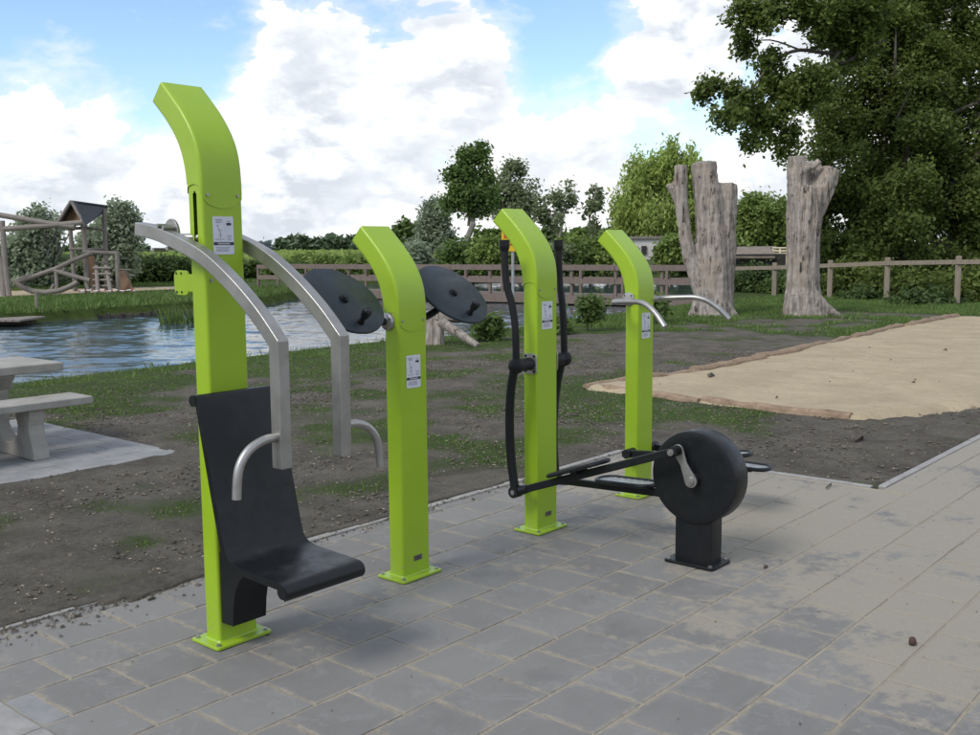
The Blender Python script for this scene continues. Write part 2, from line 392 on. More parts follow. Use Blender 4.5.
M['log'] = make_wood('debarked orange log', (0.20, 0.135, 0.085), (0.33, 0.24, 0.16), 0.5, (9, 9, 9))
M['brownwood'] = make_wood('brown plank', (0.15, 0.085, 0.045), (0.24, 0.145, 0.085), 0.4)
M['bark'] = make_wood('grey brown bark', (0.055, 0.045, 0.035), (0.115, 0.098, 0.08), 0.7, (9, 9, 1.6))
M['birchbark'] = make_wood('pale bark', (0.20, 0.18, 0.15), (0.38, 0.35, 0.30), 0.6, (6, 6, 8))
M['roof'] = simple('grey roofing felt', (0.075, 0.080, 0.090), 0.75, 0, 0.25, 5)
M['rope'] = simple('rope', (0.10, 0.09, 0.085), 0.9)
M['white'] = simple('white render', (0.62, 0.60, 0.55), 0.8, 0, 0.1, 2)
M['shedroof'] = simple('brown shed roof', (0.20, 0.165, 0.125), 0.85, 0, 0.25, 4)
M['shedwall'] = simple('dark shed wall', (0.035, 0.033, 0.030), 0.8, 0, 0.2, 4)
M['cream'] = simple('cream panel', (0.60, 0.54, 0.40), 0.7, 0, 0.08, 3)
M['yellow'] = simple('yellow sign', (0.72, 0.45, 0.012), 0.45, 0, 0.06, 12)
M['red'] = simple('sign red print', (0.45, 0.06, 0.02), 0.5)
M['pole'] = simple('galvanised pole', (0.34, 0.35, 0.36), 0.5, 0.4, 0.15, 20)
M['stone'] = simple('pebble', (0.30, 0.28, 0.24), 0.85, 0, 0.45, 25)
M['clod'] = simple('soil clod', (0.115, 0.100, 0.080), 0.95, 0, 0.4, 25, spec=0.2)
M['chip'] = simple('pale wood chip', (0.36, 0.31, 0.235), 0.9, 0, 0.35, 9)
M['tape_red'] = simple('red tape', (0.45, 0.06, 0.05), 0.5); M['tape_white'] = simple('white tape', (0.7, 0.7, 0.7), 0.5)
M['deadleaf'] = simple('dead leaf', (0.060, 0.032, 0.022), 0.8, 0, 0.3, 30)
def leafmat(name, c1, c2, trans=0.48, rough=0.55):
    m, t, b = mat(name); n = NT(t); i = n.island(); f = n.noise(n.pos(), 0.9, 4, 0.6)
    base = n.mix(i, c1, c2); base = n.mix(n.sm(f, 0.38, 0.68, 0, 0.55), base, tuple(x*1.25 for x in c2))
    n.l(base, b.inputs['Base Color']); b.inputs['Roughness'].default_value = rough; b.inputs['Specular IOR Level'].default_value = 0.3
    tr = n.n('ShaderNodeBsdfTranslucent'); n.l(base, tr.inputs['Color']); mx_ = n.n('ShaderNodeMixShader'); mx_.inputs[0].default_value = trans
    n.l(b.outputs[0], mx_.inputs[1]); n.l(tr.outputs[0], mx_.inputs[2]); n.l(mx_.outputs[0], t.nodes['Material Output'].inputs['Surface']); return m
M['lf_alder'] = leafmat('alder leaf', (0.074, 0.135, 0.039), (0.184, 0.273, 0.078))
M['lf_grey'] = leafmat('grey willow leaf', (0.173, 0.223, 0.142), (0.354, 0.414, 0.281))
M['lf_willow'] = leafmat('weeping willow leaf', (0.222, 0.309, 0.078), (0.453, 0.549, 0.164))
M['lf_light'] = leafmat('light green leaf', (0.127, 0.195, 0.046), (0.251, 0.335, 0.090))
M['lf_mid'] = leafmat('mid green leaf', (0.068, 0.122, 0.032), (0.160, 0.228, 0.064))
M['lf_dark'] = leafmat('dark green leaf', (0.075, 0.113, 0.026), (0.179, 0.224, 0.054), 0.5)
M['lf_oak'] = leafmat('oak leaf', (0.069, 0.110, 0.028), (0.179, 0.228, 0.055), 0.5)
M['lf_sparse'] = leafmat('dull sparse leaf', (0.131, 0.172, 0.083), (0.273, 0.322, 0.174))
M['lf_hedge'] = leafmat('hedge leaf', (0.046, 0.086, 0.028), (0.112, 0.167, 0.052))
M['lf_field'] = leafmat('field crop', (0.185, 0.269, 0.063), (0.366, 0.458, 0.131))
M['lf_grass'] = leafmat('grass blade', (0.062, 0.113, 0.025), (0.152, 0.228, 0.060), 0.3)
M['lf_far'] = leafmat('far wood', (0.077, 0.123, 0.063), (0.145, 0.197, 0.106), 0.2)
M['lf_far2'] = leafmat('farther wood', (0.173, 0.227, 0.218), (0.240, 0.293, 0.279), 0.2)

# ------------------------------------------------------------------ ground, pond, paving
def _hash(ix, iy, s):
    h = (ix.astype(np.int64)*374761393+iy.astype(np.int64)*668265263+s*1442695041) & 0x7fffffff
    h = ((h ^ (h >> 13))*1274126177) & 0x7fffffff
    return ((h ^ (h >> 16)) & 0xffff)/65535.0
def vnoise(x, y, s=0):
    ix = np.floor(x); iy = np.floor(y); fx = x-ix; fy = y-iy
    fx = fx*fx*(3-2*fx); fy = fy*fy*(3-2*fy)
    a = _hash(ix, iy, s); b = _hash(ix+1, iy, s); c = _hash(ix, iy+1, s); d = _hash(ix+1, iy+1, s)
    return (a*(1-fx)+b*fx)*(1-fy)+(c*(1-fx)+d*fx)*fy
def fbm(x, y, s=0, o=4):
    t = 0; a = 0.5; k = 1.0
    for i in range(o): t = t+a*vnoise(x*k, y*k, s+i); a *= 0.5; k *= 2.03
    return t/(1-0.5**o)
def sstep(x, a, b):
    t = np.clip((x-a)/(b-a), 0, 1); return t*t*(3-2*t)
POND = np.array([(-40, 8.2), (-10, 8.6), (2, 8.95), (3.9, 9.15), (5.9, 9.26), (8.06, 9.44), (9.94, 9.5), (11.15, 9.3), (12.1, 9.15), (13.8, 9.5), (15.4, 9.75), (18.4, 9.98),
                 (22.1, 10.5), (27, 12.0), (33.5, 16.2), (45.1, 23.0), (46.6, 27.0), (44.6, 31.1), (41.2, 34.2), (38.4, 36.2), (32.1, 35.8), (23.5, 28.4), (19.1, 25.0),
                 (15.7, 24.2), (13.2, 23.9), (11.1, 23.4), (9.6, 23.6), (2, 22), (-40, 20)])
def inpoly(x, y, P):
    r = np.zeros(x.shape, bool); n = len(P)
    for i in range(n):
        x1, y1 = P[i]; x2, y2 = P[(i+1) % n]
        c = ((y1 > y) != (y2 > y)) & (x < (x2-x1)*(y-y1)/((y2-y1) if y2 != y1 else 1e-9)+x1); r ^= c
    return r
PX0, PX1, PY1 = -0.90, 4.32, 0.89           # paving: left kerb, right edge, back edge
PATHY = -1.20                               # edge of the path that runs on to the right
def paved(x, y, m=0.0):
    return ((x > PX0-0.14-m) & (x < PX1+m) & (y < PY1+m) & (y > -9)) | ((x > PX1-0.1) & (y < PATHY+m) & (y > -9))
SLAB = (-1.6, 2.10, 3.62, 6.35)             # picnic slab x0, x1, y0, y1
def inslab(x, y, m=0.0): return (x > SLAB[0]-m) & (x < SLAB[1]+m) & (y > SLAB[2]-m) & (y < SLAB[3]+m)
PIT = np.array([(7.12, 3.14), (6.98, 1.6), (6.92, -0.02), (7.4, -0.35), (8.4, -0.72), (22.0, -0.72), (21.3, 3.05), (17.8, 3.12), (14.8, 3.0), (12.5, 2.92), (10.8, 2.78), (9.0, 2.76), (8.1, 2.95)])
def grassiness(x, y):
    n1 = fbm(x*0.55, y*0.55, 3, 5); n2 = fbm(x*1.9, y*1.9, 9, 4)
    base = 0.50*(n1-0.5)*2+0.72*(n2-0.5)*2
    bias = -0.02+0.42*sstep(y, 5.6, 8.6)-0.03*sstep(y, 3.0, 1.2)
    bias = bias+0.14*sstep(x, 14.0, 16.5)*sstep(y, 2.6, 3.8)-0.25*sstep(y, 0.8, -0.4)
    bias = bias-0.15*np.exp(-((x-12)**2+(y-6)**2)/12)
    g = np.clip(0.55+base*0.95+bias, 0, 1)
    far = np.maximum(sstep(y, 18, 22), sstep(x, 21.0, 23.0))
    return np.maximum(g, far)
def axis(lo, fine0, fine1, mid1, step):
    return np.unique(np.round(np.concatenate([[-3500, -900, -250, -90, -45, -24, -14, lo], np.arange(fine0, fine1, step), np.arange(fine1, mid1, 0.45),
                     np.arange(mid1, mid1+40, 5), [120, 180, 300, 600, 1200, 3500]]), 4))
gx = axis(-8, -3.0, 24.0, 50, 0.11); gy = np.unique(np.concatenate([axis(-9, -2.0, 12.0, 42, 0.11), np.arange(0.42, 1.1, 0.03)]))
GX, GY = np.meshgrid(gx, gy); nx, ny = len(gx), len(gy)
near = (np.abs(GX) < 60) & (np.abs(GY) < 60)
Z = 0.030*(fbm(GX*1.1, GY*1.1, 21, 4)-0.5)+0.028*(fbm(GX*6, GY*6, 31, 3)-0.5)
pnd = inpoly(GX, GY, POND)
Z = np.where(pnd, -0.75, Z)
spill = 0.02+0.42*np.clip(fbm(GX*1.6, GX*0.7+3, 91, 4)-0.36, 0, 1)*sstep(GX, 2.4, 0.0)+0.05*(fbm(GX*7, GY*7, 93, 3)-0.4)
over = (GY > PY1-spill) & (GX < 3.2)
Z = np.where(over & (GY < PY1+.05), np.maximum(Z*.4+0.010, 0.0125), Z)
Z = np.where(paved(GX, GY, -0.02) & ~over, -0.11, Z); Z = np.where(inslab(GX, GY, -0.05), -0.10, Z)
Z = np.where(inpoly(GX, GY, PIT), -0.09, Z); Z = np.where(near, Z, np.where(pnd, -0.75, -0.02))
verts = np.stack([GX.ravel(), GY.ravel(), Z.ravel()], 1)
ii, jj = np.meshgrid(np.arange(nx-1), np.arange(ny-1)); a0 = (jj*nx+ii).ravel()
quads = np.stack([a0, a0+1, a0+nx+1, a0+nx], 1)
ground = fastmesh('ground', verts, quads, M['ground'], smooth=True, kind='structure', label='dark trampled soil with patches of grass')
ga = ground.data.attributes.new('grass', 'FLOAT', 'POINT')
ga.data.foreach_set('value', np.where(pnd, 0.0, grassiness(GX, GY)).ravel().astype(np.float32))
wx = np.unique(np.round(np.concatenate([[-300, -120, -60, -30, -12, -4, 0], np.arange(2, 27, .095), np.arange(27, 50, .30), [52, 60]]), 4)); wy = np.unique(np.round(np.concatenate([[5, 7], np.arange(8.8, 26, .095), np.arange(26, 38, .30), [40, 60]]), 4))
WX, WY = np.meshgrid(wx, wy); wu = WX*RT.x+WY*RT.y; wv_ = WX*FW.x+WY*FW.y                 # wind ripples run across the view
WZ = -0.30+0.050*(fbm(wu*1.15, wv_*2.5, 101, 3)-0.5)+0.040*(fbm(wu*2.6+7, wv_*4.2, 111, 2)-0.5)+0.02*(vnoise(wu*.25, wv_*.3, 121)-0.5)
ii, jj = np.meshgrid(np.arange(len(wx)-1), np.arange(len(wy)-1)); a0 = (jj*len(wx)+ii).ravel(); nw = len(wx)
fastmesh('water', np.stack([WX.ravel(), WY.ravel(), WZ.ravel()], 1), np.stack([a0, a0+1, a0+nw+1, a0+nw], 1), M['water'], smooth=True, label='rippled blue pond water reflecting the clouds', kind='structure')

def ground_z(x, y): return float(0.030*(fbm(np.array([x*1.1]), np.array([y*1.1]), 21, 4)[0]-0.5))

# paving
M['slabtile'] = make_concrete('pale paver', (0.20, 0.205, 0.205), (0.28, 0.28, 0.275), 5, 0.25)
pav = MB(); pav.box((1.7, -1.2, -0.0538), (5.22, 4.2, 0.10)); pav.box((7.5, -2.25, -0.0541), (6.4, 2.1, 0.098))
pavement = pav.build('pavement', M['jointsand']); tag(pavement, 'grey concrete tile paving with sandy joints', kind='structure')
tile_meshes = []
for k in range(4):
    t = MB(); t.box((0, 0, -0.03), (0.2885-0.001*k, 0.2885, 0.06)); me = t.mesh('paver', M['paver'])
    bm = bmesh.new(); bm.from_mesh(me); bmesh.ops.bevel(bm, geom=[ed for ed in bm.edges if all(v.co.z > -0.01 for v in ed.verts)], offset=0.004, segments=2, affect='EDGES', profile=0.5)
    bm.to_mesh(me); bm.free(); me.polygons.foreach_set('use_smooth', [False]*len(me.polygons)); tile_meshes.append(me)
def half_mesh(w, h, m):
    t = MB(); t.box((0, 0, -0.03), (w-0.0065, h-0.0065, 0.06)); me = t.mesh('paver', m)
    bm = bmesh.new(); bm.from_mesh(me); bmesh.ops.bevel(bm, geom=[ed for ed in bm.edges if all(v.co.z > -0.01 for v in ed.verts)], offset=0.004, segments=1, affect='EDGES'); bm.to_mesh(me); bm.free(); return me
_hm = {}
tiles = []
row = 0; y = PY1-0.06-0.10
rows = [-1.07+0.30*k for k in range(-6, 7)]           # joint lines
for k, yj in enumerate(rows):
    yc = yj-0.15
    if yc+0.15 > PY1: continue
    off = 0.106 if (round((yj+1.07)/0.3) % 2 == 0) else 0.256
    x = off-0.30*6
    while x < 9.6:
        xa, xb = x, x+0.30
        lim0, lim1 = PX0, (PX1-0.06 if yc > PATHY else 9.6)
        if yc < PATHY+0.15 and yc+0.15 > PATHY: lim1 = PX1-0.06
        xa = max(xa, lim0); xb = min(xb, lim1)
        if xb-xa > 0.05: tiles.append((xa, xb, yj-0.30, yj))
        x += 0.30
xq = 4.306
while xq < 9.6: tiles.append((max(xq, PX1), xq+0.30, -1.37, PATHY)); xq += 0.30          # cut row along the path edge
for (xa, xb) in [(PX0+0.3*i, PX0+0.3*i+0.3) for i in range(18)]:      # narrow closing row along the back edge
    if xb <= PX1-0.05: tiles.append((xa, xb, 0.73, 0.832))
def seen(x, y):
    d = Vector((x, y, 0))-CAM; z = d.dot(FW)
    if z < 0.5: return -1
    u = 490+FPX*d.dot(RT)/z; v = 367.5-FPX*d.dot(UP)/z
    return 1.0/z if (-70 < u < 1050 and 200 < v < 800) else -1
scored = sorted(tiles, key=lambda t: -seen((t[0]+t[1])/2, (t[2]+t[3])/2))
rest = MB(); cnt = 0
pale_done = False
for (xa, xb, ya, yb) in scored:
    xc, yc = (xa+xb)/2, (ya+yb)/2; s = seen(xc, yc)
    full = abs(xb-xa-0.30) < 0.01 and abs(yb-ya-0.30) < 0.01
    zc = max(-.0012, random.gauss(0, 0.0008))
    if s > 0 and cnt < 300:
        cnt += 1
        if full: me = random.choice(tile_meshes)
        else:
            key = (round(xb-xa, 2), round(yb-ya, 2))
            if key not in _hm: _hm[key] = half_mesh(xb-xa, yb-ya, M['paver'])
            me = _hm[key]
            if xa < PX0+.01 and abs(yc+0.02) < .05:
                me = half_mesh(xb-xa, yb-ya, M['slabtile']); me.name = 'pale_paver'
        o = bpy.data.objects.new('paver', me); col.objects.link(o); o.parent = pavement
        o.location = (xc+random.gauss(0, .0008), yc+random.gauss(0, .0008), zc)
        o.rotation_euler = (random.gauss(0, 0.002), random.gauss(0, 0.002), random.gauss(0, 0.005)+(random.choice((0, 1, 2, 3))*math.pi/2 if full else 0))
    else:
        rest.box((xc, yc, -0.03+zc), (xb-xa-0.007, yb-ya-0.007, 0.06))
if rest.v: tag(rest.build('paver', M['paver'], pavement), kind='stuff')
# kerbs and edging strips (concrete lengths)
def kerb(x0, y0, x1, y1, w, zt, lens, name='edging_kerb'):
    Lx = math.hypot(x1-x0, y1-y0); d = Vector((x1-x0, y1-y0, 0)).normalized(); nrm = Vector((-d.y, d.x, 0)); s = 0
    rot = Matrix.Rotation(math.atan2(d.y, d.x), 3, 'Z')
    while s < Lx-0.05:
        l_ = min(lens, Lx-s); c = Vector((x0, y0, 0))+d*(s+l_/2)+nrm*(w/2)
        kb = MB(); kb.box((0, 0, 0), (l_-0.008, w, 0.25))
        o = kb.build(name, M['kerb'], pavement, bevel=0.008); o.location = (c.x, c.y, zt-0.125+random.gauss(0, .002)); o.rotation_euler = (0, 0, math.atan2(d.y, d.x)+random.gauss(0, .002)); s += lens
kerb(PX0, 0.834, PX1, 0.836, 0.055, 0.008, 1.0)
kerb(PX1+0.002, 0.88, PX1, PATHY+0.06, 0.055, 0.006, 1.0)
kerb(PX1+0.06, PATHY+0.002, 10.6, PATHY, 0.055, 0.006, 1.0)
kerb(PX0-0.01, -3.2, PX0-0.01, 0.9, 0.13, 0.012, 1.0)
# picnic slab
sl = MB(); sl.box(((SLAB[0]+SLAB[1])/2, (SLAB[2]+SLAB[3])/2, -0.0565), (SLAB[1]-SLAB[0]-.02, SLAB[3]-SLAB[2]-.02, 0.11))
slab = sl.build('picnic_paving', M['jointsand']); tag(slab, 'small paved square under the concrete picnic table', kind='structure')
stm = half_mesh(0.30, 0.30, M['slabtile'])
iy = 0; yy = SLAB[2]+0.15
while yy < SLAB[3]:
    xx = SLAB[1]-0.15-(0.15 if iy % 2 else 0)
    if iy % 2:
        o = bpy.data.objects.new('paver', half_mesh(0.15, 0.30, M['slabtile']) if iy == 1 else hm_); hm_ = o.data; col.objects.link(o); o.parent = slab; o.location = (SLAB[1]-0.075, yy, 0.004)
    while xx > SLAB[0]+0.1:
        if xx > -0.3:
            o = bpy.data.objects.new('paver', stm); col.objects.link(o); o.parent = slab; o.location = (xx, yy, 0.004+random.gauss(0, .002)); o.rotation_euler = (0, 0, random.gauss(0, .004))
        xx -= 0.30
    yy += 0.30; iy += 1

# sand pit
sx = np.arange(6.8, 22.2, 0.12); sy = np.arange(-0.9, 3.3, 0.12); SX, SY = np.meshgrid(sx, sy)
ins = inpoly(SX, SY, PIT)
SZ = 0.045+0.05*(fbm(SX*0.9, SY*0.9, 50, 4)-0.5)+0.03*(fbm(SX*4, SY*4, 60, 3)-0.5)
def edge_dist(x, y, P):
    d = np.full(x.shape, 1e9); n = len(P)
    for i in range(n):
        ax, ay = P[i]; bx, by = P[(i+1) % n]; vx, vy = bx-ax, by-ay
        t = np.clip(((x-ax)*vx+(y-ay)*vy)/(vx*vx+vy*vy), 0, 1); d = np.minimum(d, np.hypot(x-ax-t*vx, y-ay-t*vy))
    return d
ED = edge_dist(SX, SY, PIT); sd_ = np.where(ins, ED, -ED)
SZ = SZ-0.16*sstep(-sd_, -0.02, 0.20)
vid = -np.ones(SX.shape, int); keep = sd_ > -0.30; vid[keep] = np.arange(keep.sum())
sv_ = np.stack([SX[keep], SY[keep], SZ[keep]], 1); q = []
kq = keep[:-1, :-1] & keep[1:, :-1] & keep[:-1, 1:] & keep[1:, 1:]
for j, i in zip(*np.nonzero(kq)): q.append((vid[j, i], vid[j, i+1], vid[j+1, i+1], vid[j+1, i]))
pit = thing('sand_pit', 'flat bed of pale sand edged with rough orange logs', 'sand pit', (7, 1.5, 0))
fastmesh('sand', sv_-np.array([7, 1.5, 0]), np.array(q), M['sand'], pit, smooth=True)
def edge_log(p0, p1, r, seed, zc=0.03):
    rnd = random.Random(seed); n = max(6, int((Vector(p1)-Vector(p0)).length/0.22)); pts = []; rad = []
    for i in range(n+1):
        t = i/n; p = Vector(p0).lerp(Vector(p1), t); d = (Vector(p1)-Vector(p0)).normalized(); s = Vector((-d.y, d.x, 0))
        w = 0.05*math.sin(t*math.pi*1.3+seed)+rnd.gauss(0, .012)
        pts.append(p+s*w+Vector((0, 0, zc+rnd.gauss(0, .008)))-Vector((7, 1.5, 0))); rad.append(r*(1+rnd.gauss(0, .07))*(1.0 if 0 < i < n else 0.9))
    lg = MB(); lg.tube(pts, rad, 11); lg.build('edge_log', M['log'], pit)
lp = [(7.12, 3.16), (9.05, 2.80), (10.9, 2.82), (12.7, 2.95), (14.9, 3.05), (17.9, 3.16), (21.2, 3.08)]
for i in range(len(lp)-1): edge_log((*lp[i], 0), (*lp[i+1], 0), 0.062+0.010*((i*7) % 3), i, 0.012+0.015*(i > 0))
lp = [(7.16, 3.10), (7.00, 1.62), (6.93, 0.0)]
for i in range(2): edge_log((*lp[i], 0), (*lp[i+1], 0), 0.062, i+20, 0.0)
edge_log((6.96, -0.02, 0), (8.3, -0.70, 0), 0.06, 31, -0.035)

# scatter on the ground: grass blades, clods, chips (uncountable stuff)
def scatter_xy(n, x0, x1, y0, y1):
    x = rng.uniform(x0, x1, n); y = rng.uniform(y0, y1, n)
    ok = ~paved(x, y, 0.03) & ~inslab(x, y, 0.0) & ~inpoly(x, y, PIT) & ~inpoly(x, y, POND)
    return x[ok], y[ok]
def blades(x, y, h, w, mat_, name, label, lean=0.5, z0=0.0):
    n = len(x); a = rng.uniform(0, 2*np.pi, n); hh = h*rng.uniform(0.5, 1.35, n); ww = w*rng.uniform(0.7, 1.3, n)
    ln = lean*hh*rng.uniform(0.2, 1.2, n); b_ = rng.uniform(0, 2*np.pi, n)
    dx, dy = np.cos(a)*ww/2, np.sin(a)*ww/2; tx, ty = np.cos(b_)*ln, np.sin(b_)*ln
    zb = np.zeros(n)+z0-0.012
    V = np.stack([np.stack([x-dx, y-dy, zb], 1), np.stack([x+dx, y+dy, zb], 1), np.stack([x+tx*.45+dx*.7, y+ty*.45+dy*.7, zb+hh*.62], 1), np.stack([x+tx, y+ty, zb+hh], 1)], 1).reshape(-1, 3)
    Q = np.arange(4*n).reshape(-1, 4)
    return fastmesh(name, V, Q, mat_, label=label, kind='stuff', cat='grass')
x, y = scatter_xy(420000, -2.5, 14, 0.8, 10.0)
g = grassiness(x, y); tuft = fbm(x*5, y*5, 77, 3)
ok = rng.uniform(0, 1, len(x)) < np.clip((g-0.44)*1.8, 0, 0.95)*sstep(tuft, 0.30, 0.56)
x2, y2 = scatter_xy(160000, 4.4, 22, -1.15, 10.3); g2 = grassiness(x2, y2); t2 = fbm(x2*4, y2*4, 78, 3)
ok2 = rng.uniform(0, 1, len(x2)) < np.clip((g2-0.46)*1.5, 0, 0.9)*sstep(t2, 0.38, 0.56)
blades(np.concatenate([x[ok], x2[ok2]]), np.concatenate([y[ok], y2[ok2]]), 0.030, 0.009, M['lf_grass'], 'short_grass', 'patchy short grass growing through the soil', 0.7)
x, y = scatter_xy(110000, 14.5, 30, 1.5, 10.6); ok = rng.uniform(0, 1, len(x)) < np.clip((grassiness(x, y)-0.58)*2.2, 0, 1)
blades(x[ok], y[ok], 0.075, 0.018, M['lf_grass'], 'lawn_grass', 'longer green grass around the dead tree trunks', 0.6)
# grass on the far bank of the pond
fx = rng.uniform(4, 30, 90000); fy = rng.uniform(23.2, 40, 90000); ok = ~inpoly(fx, fy, POND) & (fy > 23.4) & ~((fy > 31.3) & (fy < 38.5) & (fx < 30))
ok &= rng.uniform(0, 1, 90000) < 0.75
blades(fx[ok], fy[ok], 0.16, 0.035, M['lf_grass'], 'bank_grass', 'rough green grass on the far bank of the pond', 0.6)
x, y = scatter_xy(1100, 2.5, 14, 8.3, 9.5); blades(x, y, 0.09, 0.012, M['lf_grass'], 'edge_grass', 'taller grass along the near edge of the pond', 0.7)
def bits(n, x0, x1, y0, y1, smin, smax, mat_, name, label, flat=0.6, cond=None, z0=0.0):
    x, y = scatter_xy(n, x0, x1, y0, y1)
    if cond is not None:
        k = cond(x, y); x, y = x[k], y[k]
    n = len(x); s = smin+(smax-smin)*rng.uniform(0, 1, n)**3
    base = np.array([(1, 0, 0), (0, 1, 0), (-1, 0, 0), (0, -1, 0), (0, 0, 1), (0, 0, -1)], float)
    V = base[None]*(1+0.35*rng.normal(size=(n, 6, 1))); a = rng.uniform(0, 6.28, n); ca, sa = np.cos(a), np.sin(a)
    el = rng.uniform(0.6, 1.5, n)
    X = (V[:, :, 0]*ca[:, None]*el[:, None]-V[:, :, 1]*sa[:, None])*s[:, None]+x[:, None]; Y = (V[:, :, 0]*sa[:, None]*el[:, None]+V[:, :, 1]*ca[:, None])*s[:, None]+y[:, None]
    Zb = V[:, :, 2]*s[:, None]*flat+z0+s[:, None]*0.2
    V = np.stack([X, Y, Zb], 2).reshape(-1, 3)
    F_ = np.array([(0, 1, 4), (1, 2, 4), (2, 3, 4), (3, 0, 4), (1, 0, 5), (2, 1, 5), (3, 2, 5), (0, 3, 5)])
    Q = (np.arange(n)[:, None, None]*6+F_[None]).reshape(-1, 3)
    return fastmesh(name, V, Q, mat_, label=label, kind='stuff', cat='ground litter')
bits(60000, -2.5, 12, 0.86, 8.5, 0.002, 0.017, M['clod'], 'soil_clods', 'loose dark crumbs and clods of soil')
bits(8000, 4.3, 9, -1.2, 5, 0.003, 0.02, M['clod'], 'soil_clods', 'loose dark crumbs of soil by the sand pit')
bits(26000, -2.5, 13, 0.86, 9, 0.0018, 0.010, M['chip'], 'wood_chips', 'pale chips and stones strewn on the soil', 0.4)
bits(2500, 4.3, 9, -1.2, 5, 0.002, 0.010, M['chip'], 'wood_chips', 'pale chips strewn on the soil by the sand pit', 0.4)
# soil washed over the paving edge and crumbs on the tiles
def crumbs(n, fx, name, label, mat_, smin, smax, z0=0.004):
    pts = [fx() for _ in range(n)]; v = MB()
    for (x, y) in pts:
        s = smin+(smax-smin)*random.random()**3; r1 = random.random()*6
        vs_ = [Vector((s*math.cos(r1+k*2.1)*random.uniform(.6, 1.3), s*math.sin(r1+k*2.1)*random.uniform(.6, 1.3), 0)) for k in range(3)]
        v.add([Vector((x, y, z0))+p for p in vs_]+[(x, y, z0+s*0.7)], [(0, 1, 3), (1, 2, 3), (2, 0, 3), (0, 2, 1)])
    return tag(v.build(name, mat_), label, 'ground litter', kind='stuff')
crumbs(900, lambda: (random.uniform(-0.9, 4.3), PY1-0.03-abs(random.gauss(0, 0.06))), 'soil_crumbs', 'soil crumbs spilled over the paving edge', M['clod'], 0.003, 0.016)
crumbs(700, lambda: (random.uniform(-0.9, 1.0), PY1-0.02-abs(random.gauss(0, 0.13))), 'soil_crumbs', 'soil washed over the left paving edge', M['clod'], 0.003, 0.014)
crumbs(420, lambda: (random.uniform(-0.9, 5.5), random.uniform(-2.9, 0.8)), 'paving_grit', 'grit and crumbs lying on the tiles', M['clod'], 0.002, 0.007)
crumbs(260, lambda: (random.uniform(-0.9, 5.5), random.uniform(-2.9, 0.8)), 'paving_grit', 'pale grit lying on the tiles', M['stone'], 0.002, 0.006)
crumbs(22, lambda: (random.uniform(7.3, 14), random.uniform(-0.2, 2.6)), 'sand_litter', 'dark leaf bits lying on the sand', M['deadleaf'], 0.01, 0.045, 0.05)

# ------------------------------------------------------------------ fitness machines
PW, PD = 0.0945, 0.0489                     # post half width (x) and half depth (y)
XS = [0.0, 1.0603, 2.1349, 3.1866]
def rrect(hx, hy, r, k=4):
    pts = []
    for cx, cy, a0 in ((hx-r, hy-r, 0), (-hx+r, hy-r, 90), (-hx+r, -hy+r, 180), (hx-r, -hy+r, 270)):
        for i in range(k+1):
            a = R(a0+90*i/k); pts.append((cx+r*math.cos(a), cy+r*math.sin(a)))
    return pts
def post_perimeter(hx, hy, r=0.012, nx_=14, ny_=12):
    pts = []
    for i in range(ny_+1): pts.append((hx, -hy+r+(2*hy-2*r)*i/ny_))
    for i in range(1, 4): a = R(90*i/4); pts.append((hx-r+r*math.cos(a), hy-r+r*math.sin(a)))
    for i in range(nx_+1): pts.append((hx-r-(2*hx-2*r)*i/nx_, hy))
    for i in range(1, 4): a = R(90+90*i/4); pts.append((-hx+r+r*math.cos(a), hy-r+r*math.sin(a)))
    for i in range(ny_+1): pts.append((-hx, hy-r-(2*hy-2*r)*i/ny_))
    for i in range(1, 4): a = R(180+90*i/4); pts.append((-hx+r+r*math.cos(a), -hy+r+r*math.sin(a)))
    for i in range(nx_+1): pts.append((-hx+r+(2*hx-2*r)*i/nx_, -hy))
    for i in range(1, 4): a = R(270+90*i/4); pts.append((hx-r+r*math.cos(a), -hy+r+r*math.sin(a)))
    return pts
OUTER = [(0.196, 0), (0.139, -.052), (0.067, -.122), (0.008, -.196), (-0.029, -.266), (-0.046, -.336), (-0.0515, -.42)]
INNER = [(0.267, -.075), (0.180, -.152), (0.118, -.224), (0.083, -.286), (0.063, -.352), (0.0545, -.412), (0.0515, -.445)]
def interp(P, t):
    t = t*(len(P)-1); i = min(int(t), len(P)-2); f = t-i
    p0 = P[max(i-1, 0)]; p1 = P[i]; p2 = P[i+1]; p3 = P[min(i+2, len(P)-1)]
    return tuple(0.5*((2*p1[k])+(-p0[k]+p2[k])*f+(2*p0[k]-5*p1[k]+4*p2[k]-p3[k])*f*f+(-p0[k]+3*p1[k]-3*p2[k]+p3[k])*f*f*f) for k in (0, 1))
